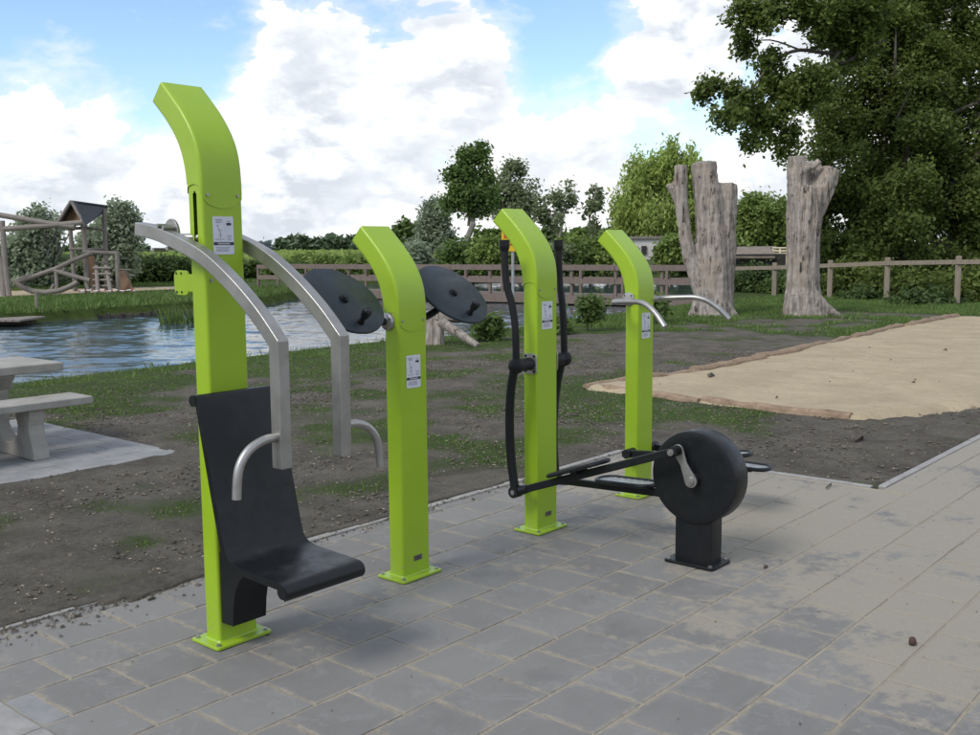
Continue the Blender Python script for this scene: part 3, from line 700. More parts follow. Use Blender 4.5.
def build_post(root, T, slot=None, label_z=None, badge=True, stopplate=False):
    per = post_perimeter(PW, PD); n = len(per); zt = T-0.40
    p = MB()
    if slot is None:
        p.loft([[(x, y, 0.012) for x, y in per], [(x, y, zt) for x, y in per]])
    else:
        z0, z1 = slot; zs = [0.012, z0-0.012, z0-0.008, z0, z1, z1+0.008, z1+0.012, zt]; v = [(x, y, z) for z in zs for x, y in per]; f = []
        for k in range(len(zs)-1):
            for j in range(n):
                j2 = (j+1) % n; m = ((per[j][0]+per[j2][0])/2, (per[j][1]+per[j2][1])/2)
                half = 0.0125 if zs[k] >= z0-1e-6 and zs[k+1] <= z1+1e-6 else (0.006 if 2 <= k <= 4 else 0)
                if m[0] < -PW+1e-4 and abs(m[1]) < half: continue
                f.append((k*n+j, k*n+j2, (k+1)*n+j2, (k+1)*n+j))
        f.append(tuple((len(zs)-1)*n+j for j in range(n))); p.add(v, f)
    post = p.build('post', M['green'], root)
    if slot is not None:
        d = MB(); d.box((0.0, 0, (slot[0]+slot[1])/2), (0.10, 0.05, slot[1]-slot[0]+0.1)); d.build('slot_shade_block', M['dark'], post)  # near-black block stands in for the shade inside the hollow post
    # hood
    h = MB(); g = 0.0035; rings = []; per2 = post_perimeter(PW+g, 1.0, 0.0001, 14, 8)
    K = 22
    pern = [(x/(PW), y/(PD)) for x, y in per]              # normalised -1..1
    for k in range(K+1):
        t = k/K; o = interp(OUTER, t); i_ = interp(INNER, t); ring = []
        for u, w in pern:
            yy = (o[0]+i_[0])/2+(i_[0]-o[0])/2*w; zz = (o[1]+i_[1])/2+(i_[1]-o[1])/2*w
            if k < K: zz = max(zz, -0.400-0.0005*k)
            else:                                        # shaped lower edge: tongue in front, notch at the sides
                if abs(w) > 0.98 and w < 0: zz = -0.447-0.060*math.sqrt(max(0, 1-min(1, abs(u))**2))
                elif abs(u) > 0.98: zz = -0.447+0.034*math.sqrt(max(0, 1-min(1, abs(w))**2))
                else: zz = -0.447
            ring.append((u*(PW+g), yy if k < K else (o[0]+i_[0])/2+(i_[0]-o[0])/2*w, T+zz))
        rings.append(ring)
    h.loft(rings, caps=False); h.f.append(tuple(range(n)))
    hood = h.build('hood', M['green'], root)
    sc = MB()
    for s in (-1, 1):
        sc = MB(); sc.cyl((s*0.071, -PD-0.002, T-0.455), (s*0.071, -PD-0.0075, T-0.455), 0.0065, 12); sc.build('screw', M['steel'], hood)
    # base plate with bolts
    bp = MB(); rr = rrect(0.137, 0.095, 0.014); bp.loft([[(x, y, 0.003) for x, y in rr], [(x, y, 0.016) for x, y in rr]])
    base = bp.build('base_plate', M['green'], root, bevel=0.003)
    w = MB(); w.loft([[(x, y, 0.015) for x, y in rrect(PW+.006, PD+.006, .014)], [(x, y, 0.023) for x, y in rrect(PW+.001, PD+.001, .012)]]); w.build('weld_bead', M['green'], base)
    for sx in (-1, 1):
        for sy in (-1, 1):
            q = MB(); q.cyl((sx*.117, sy*.074, .015), (sx*.117, sy*.074, .0185), .011, 16); q.cyl((sx*.117, sy*.074, .018), (sx*.117, sy*.074, .025), .0075, 6); q.build('bolt', M['steel'], base)
    # instruction label
    if label_z:
        zt_, zb_ = label_z; hh = zt_-zb_; cx = -0.003; wd = 0.096
        lb = MB(); lr = [(x+cx, z) for x, z in rrect(wd/2, hh/2, 0.006)]
        lb.prism(lr, lambda u, v, t: (u, t, v+(zt_+zb_)/2), -PD-0.0005, -PD-0.0028); lab = lb.build('instruction_label', M['label'], root)
        def mark(x, z, w_, h_, m, nm): 
            k = MB(); k.box((cx+x, -PD-0.0031, zb_+z*hh), (w_, 0.001, h_)); k.build(nm, m, lab)
        mark(0, 0.285, wd*0.985, hh*0.078, M['ink'], 'title_band')
        t_ = MB()
        for i in range(11): t_.box((cx-0.026+i*0.0052, -PD-0.0038, zb_+0.285*hh), (0.0034, 0.0006, 0.0052))
        t_.build('title_lettering', M['label'], lab)
        mark(0.026, 0.80, 0.022, 0.010, M['ink'], 'brand_mark')
        lg = MB(); lg.prism([(cx+0.017, 0.885), (cx+0.026, 0.858), (cx+0.036, 0.90), (cx+0.027, 0.875)], lambda u, v, t: (u, t, zb_+v*hh), -PD-0.0029, -PD-0.0036); lg.build('brand_mark', M['ink'], lab)
        g_ = MB()
        for i in range(3): g_.box((cx-0.022, -PD-0.0031, zb_+(0.915-0.035*i)*hh), (0.034-0.006*i, 0.0006, 0.0022))
        for i in range(4): g_.box((cx-0.006, -PD-0.0031, zb_+(0.185-0.032*i)*hh), (0.066-0.012*(i % 2), 0.0006, 0.0018))
        for i in range(4): g_.box((cx+0.027, -PD-0.0031, zb_+(0.50-0.04*i)*hh), (0.024-0.005*(i % 2), 0.0006, 0.0018))
        g_.box((cx-0.018, -PD-0.0031, zb_+0.40*hh), (0.046, 0.0006, 0.002))
        tag(g_.build('small_print', M['greyink'], lab), kind='stuff')
        fg = MB()                                             # exercise pictogram: a little figure of bars
        for (xa, za, xb, zb2) in ((-.026, .72, -.018, .60), (-.018, .60, -.012, .52), (-.012, .52, -.016, .43), (-.018, .66, -.008, .62), (-.024, .50, -.012, .52)):
            fg.cyl((cx+xa, -PD-.0030, zb_+za*hh), (cx+xb, -PD-.0030, zb_+zb2*hh), .0011, 6)
        fg.cyl((cx-.026, -PD-.0026, zb_+.755*hh), (cx-.026, -PD-.0034, zb_+.755*hh), .0032, 10); fg.build('pictogram', M['greyink'], lab)
    if badge:
        k = MB(); k.box((0.008, -PD-0.001, 0.096), (0.056, 0.003, 0.026)); bd = k.build('maker_badge', M['badge'], root, bevel=0.0008)
        k = MB()
        for i in range(3): k.box((0.008, -PD-0.0028, 0.089+0.006*i), (0.034-0.006*i, 0.0008, 0.0016))
        k.build('badge_print', M['ink'], bd)
    return post
FG = 'green outdoor fitness machines in a row'
# ---- machine 1: seated press
m1 = thing('chest_press', 'tallest lime green fitness machine with black seat and steel swing arms', 'fitness machine', (XS[0], 0, 0), FG)
build_post(m1, 2.29, slot=(1.60, 1.842), label_z=(1.752, 1.602), badge=False)
# stop plate on the flank of the post, with four holes
k = MB(); pl = rrect(0.052, 0.050, 0.028, 6); k.prism([(u+0.120, v+1.489) for u, v in pl], lambda u, v, t: (t, u, v), -PW+0.001, -PW+0.011)
k.box((-PW+0.006, 0.055, 1.489), (0.009, 0.05, 0.07)); sp = k.build('stop_plate', M['green'], m1, bevel=0.002)
for dy in (-.0, .035):
    for dz in (-.038, .038):
        k = MB(); k.cyl((-PW-0.001, 0.118+dy, 1.489+dz), (-PW+0.002, 0.118+dy, 1.489+dz), 0.005, 12); k.build('hole', M['dark'], sp)
for (x_, z_) in ((-0.068, 1.50), (0.073, 1.505)):
    k = MB(); k.cyl((x_, -PD+0.001, z_), (x_, -PD-0.006, z_), 0.007, 12); k.build('screw', M['steel'], m1)
def smoothpath(pts, n):
    P = [Vector(p) for p in pts]; out = []
    for i in range(len(P)-1):
        p0 = P[max(i-1, 0)]; p1 = P[i]; p2 = P[i+1]; p3 = P[min(i+2, len(P)-1)]
        for j in range(n):
            f = j/n; out.append(0.5*((2*p1)+(-p0+p2)*f+(2*p0-5*p1+4*p2-p3)*f*f+(-p0+3*p1-3*p2+p3)*f**3))
    out.append(P[-1]); return out
for s in (-1, 1):
    ax = s*0.145
    path = smoothpath([(ax, .325, 1.708), (ax, .19, 1.690), (ax, .04, 1.650), (ax, -.13, 1.592), (ax, -.30, 1.497), (ax, -.45, 1.388), (ax, -.562, 1.284)], 5)
    k = MB(); k.rectsweep(path+[Vector((ax, -.560, .826))], 0.050, 0.056); arm = k.build('swing_arm', M['steel'], m1, bevel=0.005)
    k = MB(); hp = smoothpath([(ax+s*.02, -.557, .943), (ax+s*.08, -.557, .940), (ax+s*.145, -.557, .912), (ax+s*.188, -.557, .852), (ax+s*.202, -.557, .748)], 6)
    k.tube(hp, 0.0165, 14); k.build('hand_grip', M['steel'], arm)
    # bearing lug on the inner side of the arm
    k = MB(); pts = []
    for i in range(20):
        a = 2*math.pi*i/20; pts.append((0.140+0.052*math.cos(a), 1.686+0.060*math.sin(a)))
    k.prism(pts, lambda u, v, t: (t, u, v), ax-s*0.038, ax-s*0.026); lug = k.build('bearing_lug', M['steel'], arm, bevel=0.002)
    k = MB(); k.cyl((ax-s*.03, .115, 1.668), (s*0.07, .010, 1.668), .018, 16); k.build('axle', M['steel'], arm)
    for (dy, dz) in ((-.028, .038), (.012, .046), (-.05, -.045), (.05, -.05)):
        k = MB(); k.cyl((ax+s*.027, .14+dy, 1.672+dz), (ax-s*.04, .14+dy, 1.672+dz), .0085, 10); k.build('bolt', M['steel'], arm)
# seat: one bent shell
mid = [(-.070, 1.040), (-.090, 1.046), (-.103, 1.030), (-.125, .93), (-.165, .75), (-.205, .58), (-.232, .475), (-.250, .437), (-.285, .412), (-.34, .402), (-.44, .397), (-.54, .394), (-.585, .391), (-.606, .383), (-.610, .366), (-.598, .353)]
P = smoothpath([(0, a, b_) for a, b_ in mid], 3); pts = []
for i, p in enumerate(P):
    t = (P[min(i+1, len(P)-1)]-P[max(i-1, 0)]).normalized(); nrm = Vector((0, t.z, -t.y)); pts.append((p, nrm))
prof = [(q+nr*0.014) for q, nr in pts]+[(q-nr*0.014) for q, nr in reversed(pts)]
k = MB(); nP = len(pts); hw = 0.192
v = [(sx*hw, (q+nr*sg*0.0135).y, (q+nr*sg*0.0135).z) for sx in (-1, 1) for sg in (1, -1) for q, nr in pts]
idx = lambda a, b_, i: (a*2+b_)*nP+i; f = []
for i in range(nP-1):
    f += [(idx(0, 0, i), idx(0, 0, i+1), idx(1, 0, i+1), idx(1, 0, i)), (idx(0, 1, i), idx(1, 1, i), idx(1, 1, i+1), idx(0, 1, i+1)),
          (idx(0, 0, i), idx(0, 1, i), idx(0, 1, i+1), idx(0, 0, i+1)), (idx(1, 0, i), idx(1, 0, i+1), idx(1, 1, i+1), idx(1, 1, i))]
for i in (0, nP-1): f.append((idx(0, 0, i), idx(1, 0, i), idx(1, 1, i), idx(0, 1, i)))
k.add(v, f); seat = k.build('seat', M['black'], m1, bevel=0.004)
k = MB(); k.tube([(-hw-.0015, -.074, 1.034), (hw+.0015, -.074, 1.034)], 0.0225, 20); k.build('backrest_roll', M['black'], seat)
k = MB(); k.tube([(-hw-.0015, -.594, .374), (hw+.0015, -.594, .374)], 0.026, 20); k.build('front_roll', M['black'], seat)
k = MB(); br = [(-.050, .098), (-.128, .100), (-.136, .18), (-.152, .25), (-.185, .305), (-.24, .345), (-.33, .375), (-.40, .387), (-.28, .402), (-.225, .45), (-.12, .41), (-.050, .40)]
k.prism(br, lambda u, v, t: (t, u, v), -0.083, 0.083); k.build('seat_bracket', M['black'], m1, bevel=0.004)
k = MB(); k.box((0.03, -PD-.001, .030), (0.075, .003, .010)); 

# ---- machine 2: tai chi discs
m2 = thing('arm_rotator', 'short lime green post carrying two round tilted dark discs', 'fitness machine', (XS[1], 0, 0), FG)
build_post(m2, 1.73, label_z=(1.107, 0.948))
nrm = Vector((0, -.68, .733)).normalized(); dn = Vector((0, -nrm.z, nrm.y))        # disc normal, and "down the disc"
rot = Matrix((Vector((1, 0, 0)), dn, nrm)).transposed()
if rot.determinant() < 0: rot = Matrix((Vector((-1, 0, 0)), dn, nrm)).transposed()
for s in (-1, 1):
    c = Vector((s*.372, .030, 1.385)); k = MB(); rd = 0.210; rings = []
    for (r_, z_) in ((rd-.006, -.008), (rd-.001, -.006), (rd, 0), (rd-.001, .005), (rd-.006, .008)):
        rings.append([c+rot @ Vector((r_*math.cos(2*math.pi*i/64), r_*math.sin(2*math.pi*i/64), z_)) for i in range(64)])
    k.loft(rings); disc = k.build('disc', M['slate'], m2)
    k = MB(); k.cyl(c+nrm*.006, c+nrm*.022, .024, 20, .020); k.cyl(c+nrm*.02, c+nrm*.027, .012, 6); k.build('centre_cap', M['black'], disc)
    kc = c+dn*0.150+Vector((s*0.0, 0, 0)); k = MB(); k.cyl(kc+nrm*.004, kc+nrm*.020, .017, 16); k.cyl(kc+nrm*.018, kc+nrm*.05, .0125, 14); k.cyl(kc+nrm*.048, kc+nrm*.085, .019, 16, .023); k.cyl(kc+nrm*.085, kc+nrm*.093, .023, 16, .015); k.build('knob', M['black'], disc)
    h = Vector((s*PW, .022, 1.272)); k = MB(); rings = []
    for (r_, d_) in ((.044, 0), (.044, .006), (.040, .014), (.030, .021), (.016, .025)): rings.append([h+Vector((s*d_, r_*math.cos(2*math.pi*i/24), r_*math.sin(2*math.pi*i/24))) for i in range(24)])
    k.loft(rings); hub = k.build('hub_flange', M['steel'], m2)
    for (dy, dz) in ((-.026, .012), (.026, .012), (0, -.028)):
        k = MB(); k.cyl(h+Vector((s*.010, dy, dz)), h+Vector((s*.0205, dy, dz)), .0065, 8); k.build('bolt', M['dark'], hub)
    k = MB(); k.tube(smoothpath([h+Vector((s*.01, 0, 0)), h+Vector((s*.10, .02, .01)), c+Vector((-s*.12, .0, -.075)), c-nrm*.04, c-nrm*.006], 5), .019, 12); k.build('disc_arm', M['black'], m2)

# ---- machine 3: cross trainer
m3 = thing('cross_trainer', 'lime green cross trainer with black levers and big flywheel', 'fitness machine', (XS[2], 0, 0), FG)
build_post(m3, 1.84, label_z=(1.318, 1.163))
for s in (-1, 1):
    k = MB(); k.tube(smoothpath([(s*.248, .055, 1.640), (s*.248, .053, 1.53), (s*.244, .045, 1.42), (s*.232, .020, 1.315), (s*.224, .002, 1.18), (s*.224, -.004, .985)], 6), .0205, 14); lever = k.build('hand_lever', M['rubber'], m3)
    k = MB(); k.cyl((s*.248, .055, 1.625), (s*.248, .056, 1.662), .029, 18, .030); k.cyl((s*.248, .055, 1.600), (s*.248, .055, 1.626), .022, 18, .029); k.build('end_cap', M['black'], lever)
    k = MB(); k.tube(smoothpath([(s*.222, .010, .96), (s*.218, .036, .86), (s*.212, .053, .74), (s*.206, .060, .60), (s*.200, .056, .44), (s*.194, .036, .27)], 5), .0255, 14); k.build('lower_link', M['black'], lever)
    k = MB(); k.cyl((s*(PW+.006), -.004, .972), (s*.252, -.004, .972), .036, 22); k.ball((s*.224, -.004, .972), .046, 16, 10); k.build('pivot_sleeve', M['rubber'], m3)
    k = MB(); k.prism([(u-.004, v+.972) for u, v in rrect(.045, .058, .018)], lambda u, v, t: (t, u, v), s*PW, s*(PW+.009)); pb = k.build('pivot_plate', M['steel'], m3, bevel=.002)
    for (dy, dz) in ((-.03, .043), (.03, .043), (-.03, -.043), (.03, -.043)):
        k = MB(); k.cyl((s*(PW+.008), -.004+dy, .972+dz), (s*(PW+.013), -.004+dy, .972+dz), .007, 8); k.build('bolt', M['dark'], pb)
    j0 = Vector((s*.190, .030, .250)); pin = Vector((s*.168, -.955, .597)) if s < 0 else Vector((s*.168, -1.105, .300))
    k = MB(); k.cyl(j0-Vector((.030, 0, 0)), j0+Vector((.030, 0, 0)), .033, 20); jo = k.build('link_joint', M['rubber'], m3)
    k = MB(); k.cyl(j0+Vector((s*.029, 0, 0)), j0+Vector((s*.034, 0, 0)), .014, 14); k.build('bolt', M['steel'], jo)
    k = MB(); k.rectsweep([j0, pin], .030, .042); d = (pin-j0).normalized(); k.cyl(j0+d*.03, j0+d*.09, .029, 14, .024); bar = k.build('pedal_bar', M['black'], m3, bevel=.006)
    # foot platform: rim loop + checker plate
    L_ = (pin-j0).length; up_ = Vector((1, 0, 0)).cross(d); up_ = up_ if up_.z > 0 else -up_
    pc = j0+d*(L_*.44)+up_*.040; loop = []; hl, hwid = .185, .075
    for u, w in rrect(hl, hwid, .07, 6): loop.append(pc+d*u+Vector((w, 0, 0)))
    k = MB(); k.tube(loop, .0125, 10, closed=True); pf = k.build('foot_platform_rim', M['black'], bar)
    k = MB(); ins_ = rrect(hl-.006, hwid-.006, .064, 6); k.loft([[pc+d*u+Vector((w, 0, 0))+up_*(-.004) for u, w in ins_], [pc+d*u+Vector((w, 0, 0))+up_*.002 for u, w in ins_]]); tread = k.build('tread_plate', M['plate'], bar)
    k = MB()
    for iu in range(-7, 8):
        for iw in range(-2, 3):
            o_ = .011 if (iu % 2) else 0; cpt = pc+d*(iu*.022)+Vector((iw*.024+o_*.6, 0, 0))+up_*.003; a = .8 if (iu+iw) % 2 else -.8
            dd = d*math.cos(a)*.008+Vector((math.sin(a)*.008, 0, 0)); ss = d*math.sin(a)*-.0025+Vector((math.cos(a)*.0025, 0, 0))
            k.add([cpt-dd, cpt+ss, cpt+dd, cpt-ss, cpt+up_*.003], [(0, 1, 4), (1, 2, 4), (2, 3, 4), (3, 0, 4)])
    k.build('tread_studs', M['plate'], tread)
    k = MB(); k.box(pc-up_*.016, (.11, .05, .012)); k.build('platform_bracket', M['black'], bar)
    sh = Vector((s*.118, -1.030, .448)); kp = Vector((s*.118, pin.y, pin.z))
    k = MB(); k.cyl((s*.172, pin.y, pin.z), (s*.105, pin.y, pin.z), .027, 20); sl_ = k.build('crank_sleeve', M['rubber'], m3)
    k = MB(); k.cyl((s*.171, pin.y, pin.z), (s*.186, pin.y, pin.z), .017, 16); k.cyl((s*.185, pin.y, pin.z), (s*.190, pin.y, pin.z), .009, 6); k.build('bolt', M['steel'], sl_)
    # crank arm, dog-bone outline
    ax_ = (sh-kp); ln = ax_.length; ax_.normalize(); pr = Vector((0, -ax_.z, ax_.y)); ol = []
    for i in range(11): a = math.pi*(i/10)+math.pi/2; ol.append(kp+ax_*(.030*math.cos(a))+pr*(.030*math.sin(a)))
    ol += [kp+ax_*(ln*.45)-pr*.019]
    for i in range(11): a = math.pi*(i/10)-math.pi/2; ol.append(sh+ax_*(.034*math.cos(a))+pr*(.034*math.sin(a)))
    ol += [kp+ax_*(ln*.45)+pr*.019]
    k = MB(); k.prism([(q.y, q.z) for q in ol], lambda u, v, t: (t, u, v), s*.112, s*.098); ca = k.build('crank_arm', M['steel'], m3, bevel=.002)
    k = MB(); k.cyl((s*.110, sh.y, sh.z), (s*.122, sh.y, sh.z), .024, 18, .020); k.cyl((s*.121, sh.y, sh.z), (s*.126, sh.y, sh.z), .010, 6); k.build('bolt', M['steel'], ca)
    k = MB(); k.cyl((s*.100, sh.y, sh.z), (s*.060, sh.y, sh.z), .034, 20); k.build('shaft_boss', M['rubber'], ca)
wc = Vector((0, -1.020, .456)); wr = .238; k = MB(); rings = []
for (r_, x_) in ((wr-.045, -.0690), (wr-.012, -.0690), (wr-.003, -.066), (wr, -.058), (wr, .058), (wr-.003, .066), (wr-.012, .069), (wr-.045, .069)):
    rings.append([wc+Vector((x_, r_*math.cos(2*math.pi*i/72), r_*math.sin(2*math.pi*i/72))) for i in range(72)])
k.loft(rings); wheel = k.build('flywheel_housing', M['black'], m3)
k = MB(); k.loft([[(x_, y_-1.020, z_) for x_, y_ in rrect(.058, .104, .008)] for z_ in (.014, .30)]); k.build('wheel_pedestal', M['black'], m3, bevel=.002)
k = MB(); rr = rrect(.102, .140, .016); k.loft([[(x_, y_-1.015, z_) for x_, y_ in rr] for z_ in (.003, .017)]); wb = k.build('wheel_base_plate', M['black'], m3, bevel=.003)
for sx in (-1, 1):
    for sy in (-1, 1):
        k = MB(); k.cyl((sx*.082, -1.015+sy*.118, .016), (sx*.082, -1.015+sy*.118, .023), .011, 14); k.build('bolt', M['steel'], wb)

# ---- machine 4: stepper
m4 = thing('stepper', 'farthest short lime green post with two bent steel handlebars', 'fitness machine', (XS[3], 0, 0), FG)
build_post(m4, 1.73, label_z=(1.198, 1.034), badge=True)
for s in (-1, 1):
    pth = [(s*.10, .030, 1.278), (s*.235, .034, 1.276)]
    pth += [tuple(q) for q in smoothpath([(s*.268, .020, 1.276), (s*.287, -.04, 1.280), (s*.315, -.13, 1.285), (s*.340, -.215, 1.285), (s*.362, -.285, 1.265), (s*.382, -.350, 1.222), (s*.396, -.395, 1.180), (s*.404, -.425, 1.148)], 5)]
    k = MB(); k.tube(pth, .0175, 14); hb = k.build('handlebar', M['steel'], m4)
    h = Vector((s*PW, .022, 1.288)); k = MB(); rings = []
    for (r_, d_) in ((.044, 0), (.044, .007), (.040, .012), (.020, .016)): rings.append([h+Vector((s*d_, r_*math.cos(2*math.pi*i/24), r_*math.sin(2*math.pi*i/24))) for i in range(24)])
    k.loft(rings); hub = k.build('hub_flange', M['steel'], m4)
    for (dy, dz) in ((-.024, .022), (.024, .022), (-.024, -.022), (.024, -.022)):
        k = MB(); k.cyl(h+Vector((s*.010, dy, dz)), h+Vector((s*.0145, dy, dz)), .0055, 8); k.build('bolt', M['dark'], hub)
    # treadle: arm pivoted low on the post, tilted platform at its end
    piv = Vector((s*.150, -.02, .30)); end = Vector((s*.150, -.70, .225)) if s > 0 else Vector((s*.150, -.72, .355))
    k = MB(); k.cyl((s*PW, -.02, .30), (s*.185, -.02, .30), .030, 18); k.build('pivot_sleeve', M['rubber'], m4)
    k = MB(); k.rectsweep([piv, end], .032, .045); ta = k.build('treadle_arm', M['black'], m4, bevel=.005)
    d = (end-piv).normalized(); up_ = Vector((1, 0, 0)).cross(d); up_ = up_ if up_.z > 0 else -up_
    if s > 0: d = Vector((0, -1, 0)); up_ = Vector((0, 0, 1))
    pc = end-d*.02+up_*.034; hl, hwid = .165, .075
    k = MB(); k.tube([pc+d*u+Vector((w, 0, 0)) for u, w in rrect(hl, hwid, .07, 6)], .0125, 10, closed=True); k.build('foot_platform_rim', M['black'], ta)
    k = MB(); ins_ = rrect(hl-.006, hwid-.006, .064, 6); k.loft([[pc+d*u+Vector((w, 0, 0))-up_*.004 for u, w in ins_], [pc+d*u+Vector((w, 0, 0))+up_*.002 for u, w in ins_]]); k.build('tread_plate', M['plate'], ta)
    k = MB(); k.rectsweep([pc-d*.12-up_*.02, pc+d*.06-up_*.02], .07, .022); k.build('platform_bracket', M['black'], ta, bevel=.004)

# ------------------------------------------------------------------ picnic table
pt = thing('picnic_table', 'weathered concrete picnic table with fixed benches on the small paved square', 'picnic table', (1.0, 5.05, 0))
def con(name, b, bev=.012, par=None): return b.build(name, M['concrete'], par or pt, bevel=bev)
o5 = Vector((1.0, 5.05, 0))
k = MB(); k.box(Vector((0.62, 5.07, .665))-o5, (2.16, .78, .072)); con('table_top', k)
for yb in (4.37, 5.77): k = MB(); k.box(Vector((0.62, yb, .430))-o5, (2.12, .37, .062)); con('bench', k)
for xc in (1.24, 0.0):
    half_ = [(4.20, 0.005), (4.21, .09), (4.25, .17), (4.27, .27), (4.24, .34), (4.24, .398), (4.48, .398), (4.48, .34), (4.45, .26), (4.47, .18), (4.54, .125), (4.66, .105), (4.78, .14), (4.86, .22), (4.88, .36), (4.84, .50), (4.72, .60), (4.70, .628)]
    prof = half_+[(10.14-u_, v_) for u_, v_ in reversed(half_)]
    k = MB(); k.prism(prof, lambda u, v, t: (t-o5.x, u-o5.y, v), xc-.065, xc+.065); con('leg', k, .01)

# ------------------------------------------------------------------ bleached log seat by the water
lg = thing('log_bench', 'bleached driftwood log propped on stubs beside the water', 'log', tuple(foot(445, 17.2)))
def lump_tube(b, pts, rad, n=18, ridge=0.10, seed=0, cap=True):
    rnd = random.Random(seed); ang = [1+ridge*rnd.gauss(0, 1) for _ in range(n)]
    pts = [Vector(p) for p in pts]; rings = []; up = None; m = len(pts)
    for i, p in enumerate(pts):
        t = (pts[min(i+1, m-1)]-pts[max(i-1, 0)]).normalized()
        if up is None: up = Vector((0, 1, 0)) if abs(t.y) < .9 else Vector((1, 0, 0))
        s = t.cross(up).normalized(); up = s.cross(t).normalized()
        rings.append([p+(s*math.cos(2*math.pi*k_/n)+up*math.sin(2*math.pi*k_/n))*rad[i]*ang[k_]*(1+rnd.gauss(0, .02)) for k_ in range(n)])
    b.loft(rings)
def local(o, pts): return [Vector(p)-o.location for p in pts]
k = MB(); lump_tube(k, local(lg, [at(424, 318, 17.4), at(440, 315.5, 17.2), at(458, 317, 17.2), at(486, 312, 17.6)]), [.10, .12, .11, .06], 12, .05, 1); k.build('trunk', M['bleached'], lg)
for px, r_ in ((430, .09), (438, .10)):
    k = MB(); lump_tube(k, local(lg, [at(px, 347, 17.2), at(px+.5, 333, 17.2), at(px, 319, 17.25)]), [r_*1.1, r_, r_], 12, .05, px); k.build('stub', M['bleached'], lg)
k = MB(); lump_tube(k, local(lg, [at(441, 322, 17.0), at(458, 333, 16.8), at(478, 346, 16.6)]), [.09, .075, .05], 12, .05, 9); k.build('branch', M['bleached'], lg)

# ------------------------------------------------------------------ dead tree trunks
def remesh(o, vox):
    md = o.modifiers.new('remesh', 'REMESH'); md.mode = 'VOXEL'; md.voxel_size = vox; md.use_smooth_shade = True
    md = o.modifiers.new('soft', 'SMOOTH'); md.factor = .4; md.iterations = 2
tx = bpy.data.textures.new('bark lumps', 'CLOUDS'); tx.noise_scale = .16; tx.noise_depth = 4
D1 = 23.9; s1 = thing('dead_tree', 'bleached dead tree trunk sawn off into three upright stems', 'tree trunk', tuple(foot(714, D1)), 'bleached dead trunks on the grass')
def stem(b, row, D, dz=0, ridge=.07, seed=0, n=22):          # row: (px centre, py, px half width)
    lump_tube(b, [at(x, y, D+dz) for x, y, w in row], [w*D/FPX for x, y, w in row], n, ridge, seed)
k = MB()
stem(k, [(713, 323, 24), (713, 317, 21.5), (714, 305, 19.5), (714.5, 285, 18), (714, 265, 17.5), (712.5, 245, 16), (711.5, 225, 15), (709, 200, 14), (705.5, 180, 12.5), (704.5, 162.5, 12.5)], D1, 0, .07, 3, 30)
stem(k, [(721, 300, 12), (722, 270, 13.5), (723, 245, 13.5), (724, 225, 12.5), (726, 205, 11.5), (727.5, 184, 10.5)], D1, .12, .06, 5)
stem(k, [(706, 300, 10), (698, 278, 9), (690, 258, 7), (686, 240, 6.5), (683, 217, 6.5), (681, 195, 6.8), (681, 165.5, 6.8)], D1, -.10, .05, 8)
stem(k, [(680, 205, 4), (673, 192, 4), (668, 184, 3.6)], D1, -.10, .05, 9, 12)
for (xa, xb) in ((700, 689), (722, 739), (712, 716)):
    stem(k, [(xa, 300, 7), ((xa+xb)/2, 314, 6.5), (xb, 321, 4)], D1, -.18, .05, xa, 12)
k.v = [tuple(Vector(p)-s1.location) for p in k.v]; o = k.build('trunk', M['bleached'], s1); remesh(o, .035)
md = o.modifiers.new('lumps', 'DISPLACE'); md.texture = tx; md.strength = .05; md.mid_level = .62
D2 = 23.6; s2 = thing('dead_tree', 'bleached single dead tree trunk with hollow forked top and flared roots', 'tree trunk', tuple(foot(803, D2)), 'bleached dead trunks on the grass')
k = MB()
stem(k, [(805, 324, 24), (804, 316, 21), (803, 303, 18), (803, 285, 15.5), (803, 260, 15), (803, 235, 16), (804.5, 215, 17), (806, 198, 18), (807, 188, 17)], D2, 0, .08, 13, 30)
stem(k, [(808, 225, 10), (815, 207, 11), (821, 193, 11), (827, 180, 10.5), (831, 168, 8.5)], D2, -.02, .07, 15)
stem(k, [(799, 215, 10), (797.5, 190, 10.5), (797, 172, 10.5), (797, 157, 9.5)], D2, -.02, .07, 18)
stem(k, [(806, 215, 12), (809, 190, 14), (810, 175, 13), (812, 163, 10)], D2, .28, .06, 16, 14)
stem(k, [(799, 176, 4.5), (806, 168, 4.5), (812, 167, 4), (820, 161, 3.5)], D2, -.18, .1, 17, 12)
for (xa, xb, yb, w_) in ((795, 786, 319, 6), (812, 846, 322, 5), (803, 812, 321, 6), (798, 797, 321, 6), (808, 826, 320, 6)):
    stem(k, [(xa, 296, 8), ((2*xa+xb)/3, 307, w_+1.5), ((xa+2*xb)/3, 315, w_), (xb, yb, w_*.6)], D2, -.2, .06, xb, 12)
k.v = [tuple(Vector(p)-s2.location) for p in k.v]; o = k.build('trunk', M['bleached'], s2); remesh(o, .033)
md = o.modifiers.new('lumps', 'DISPLACE'); md.texture = tx; md.strength = .05; md.mid_level = .62

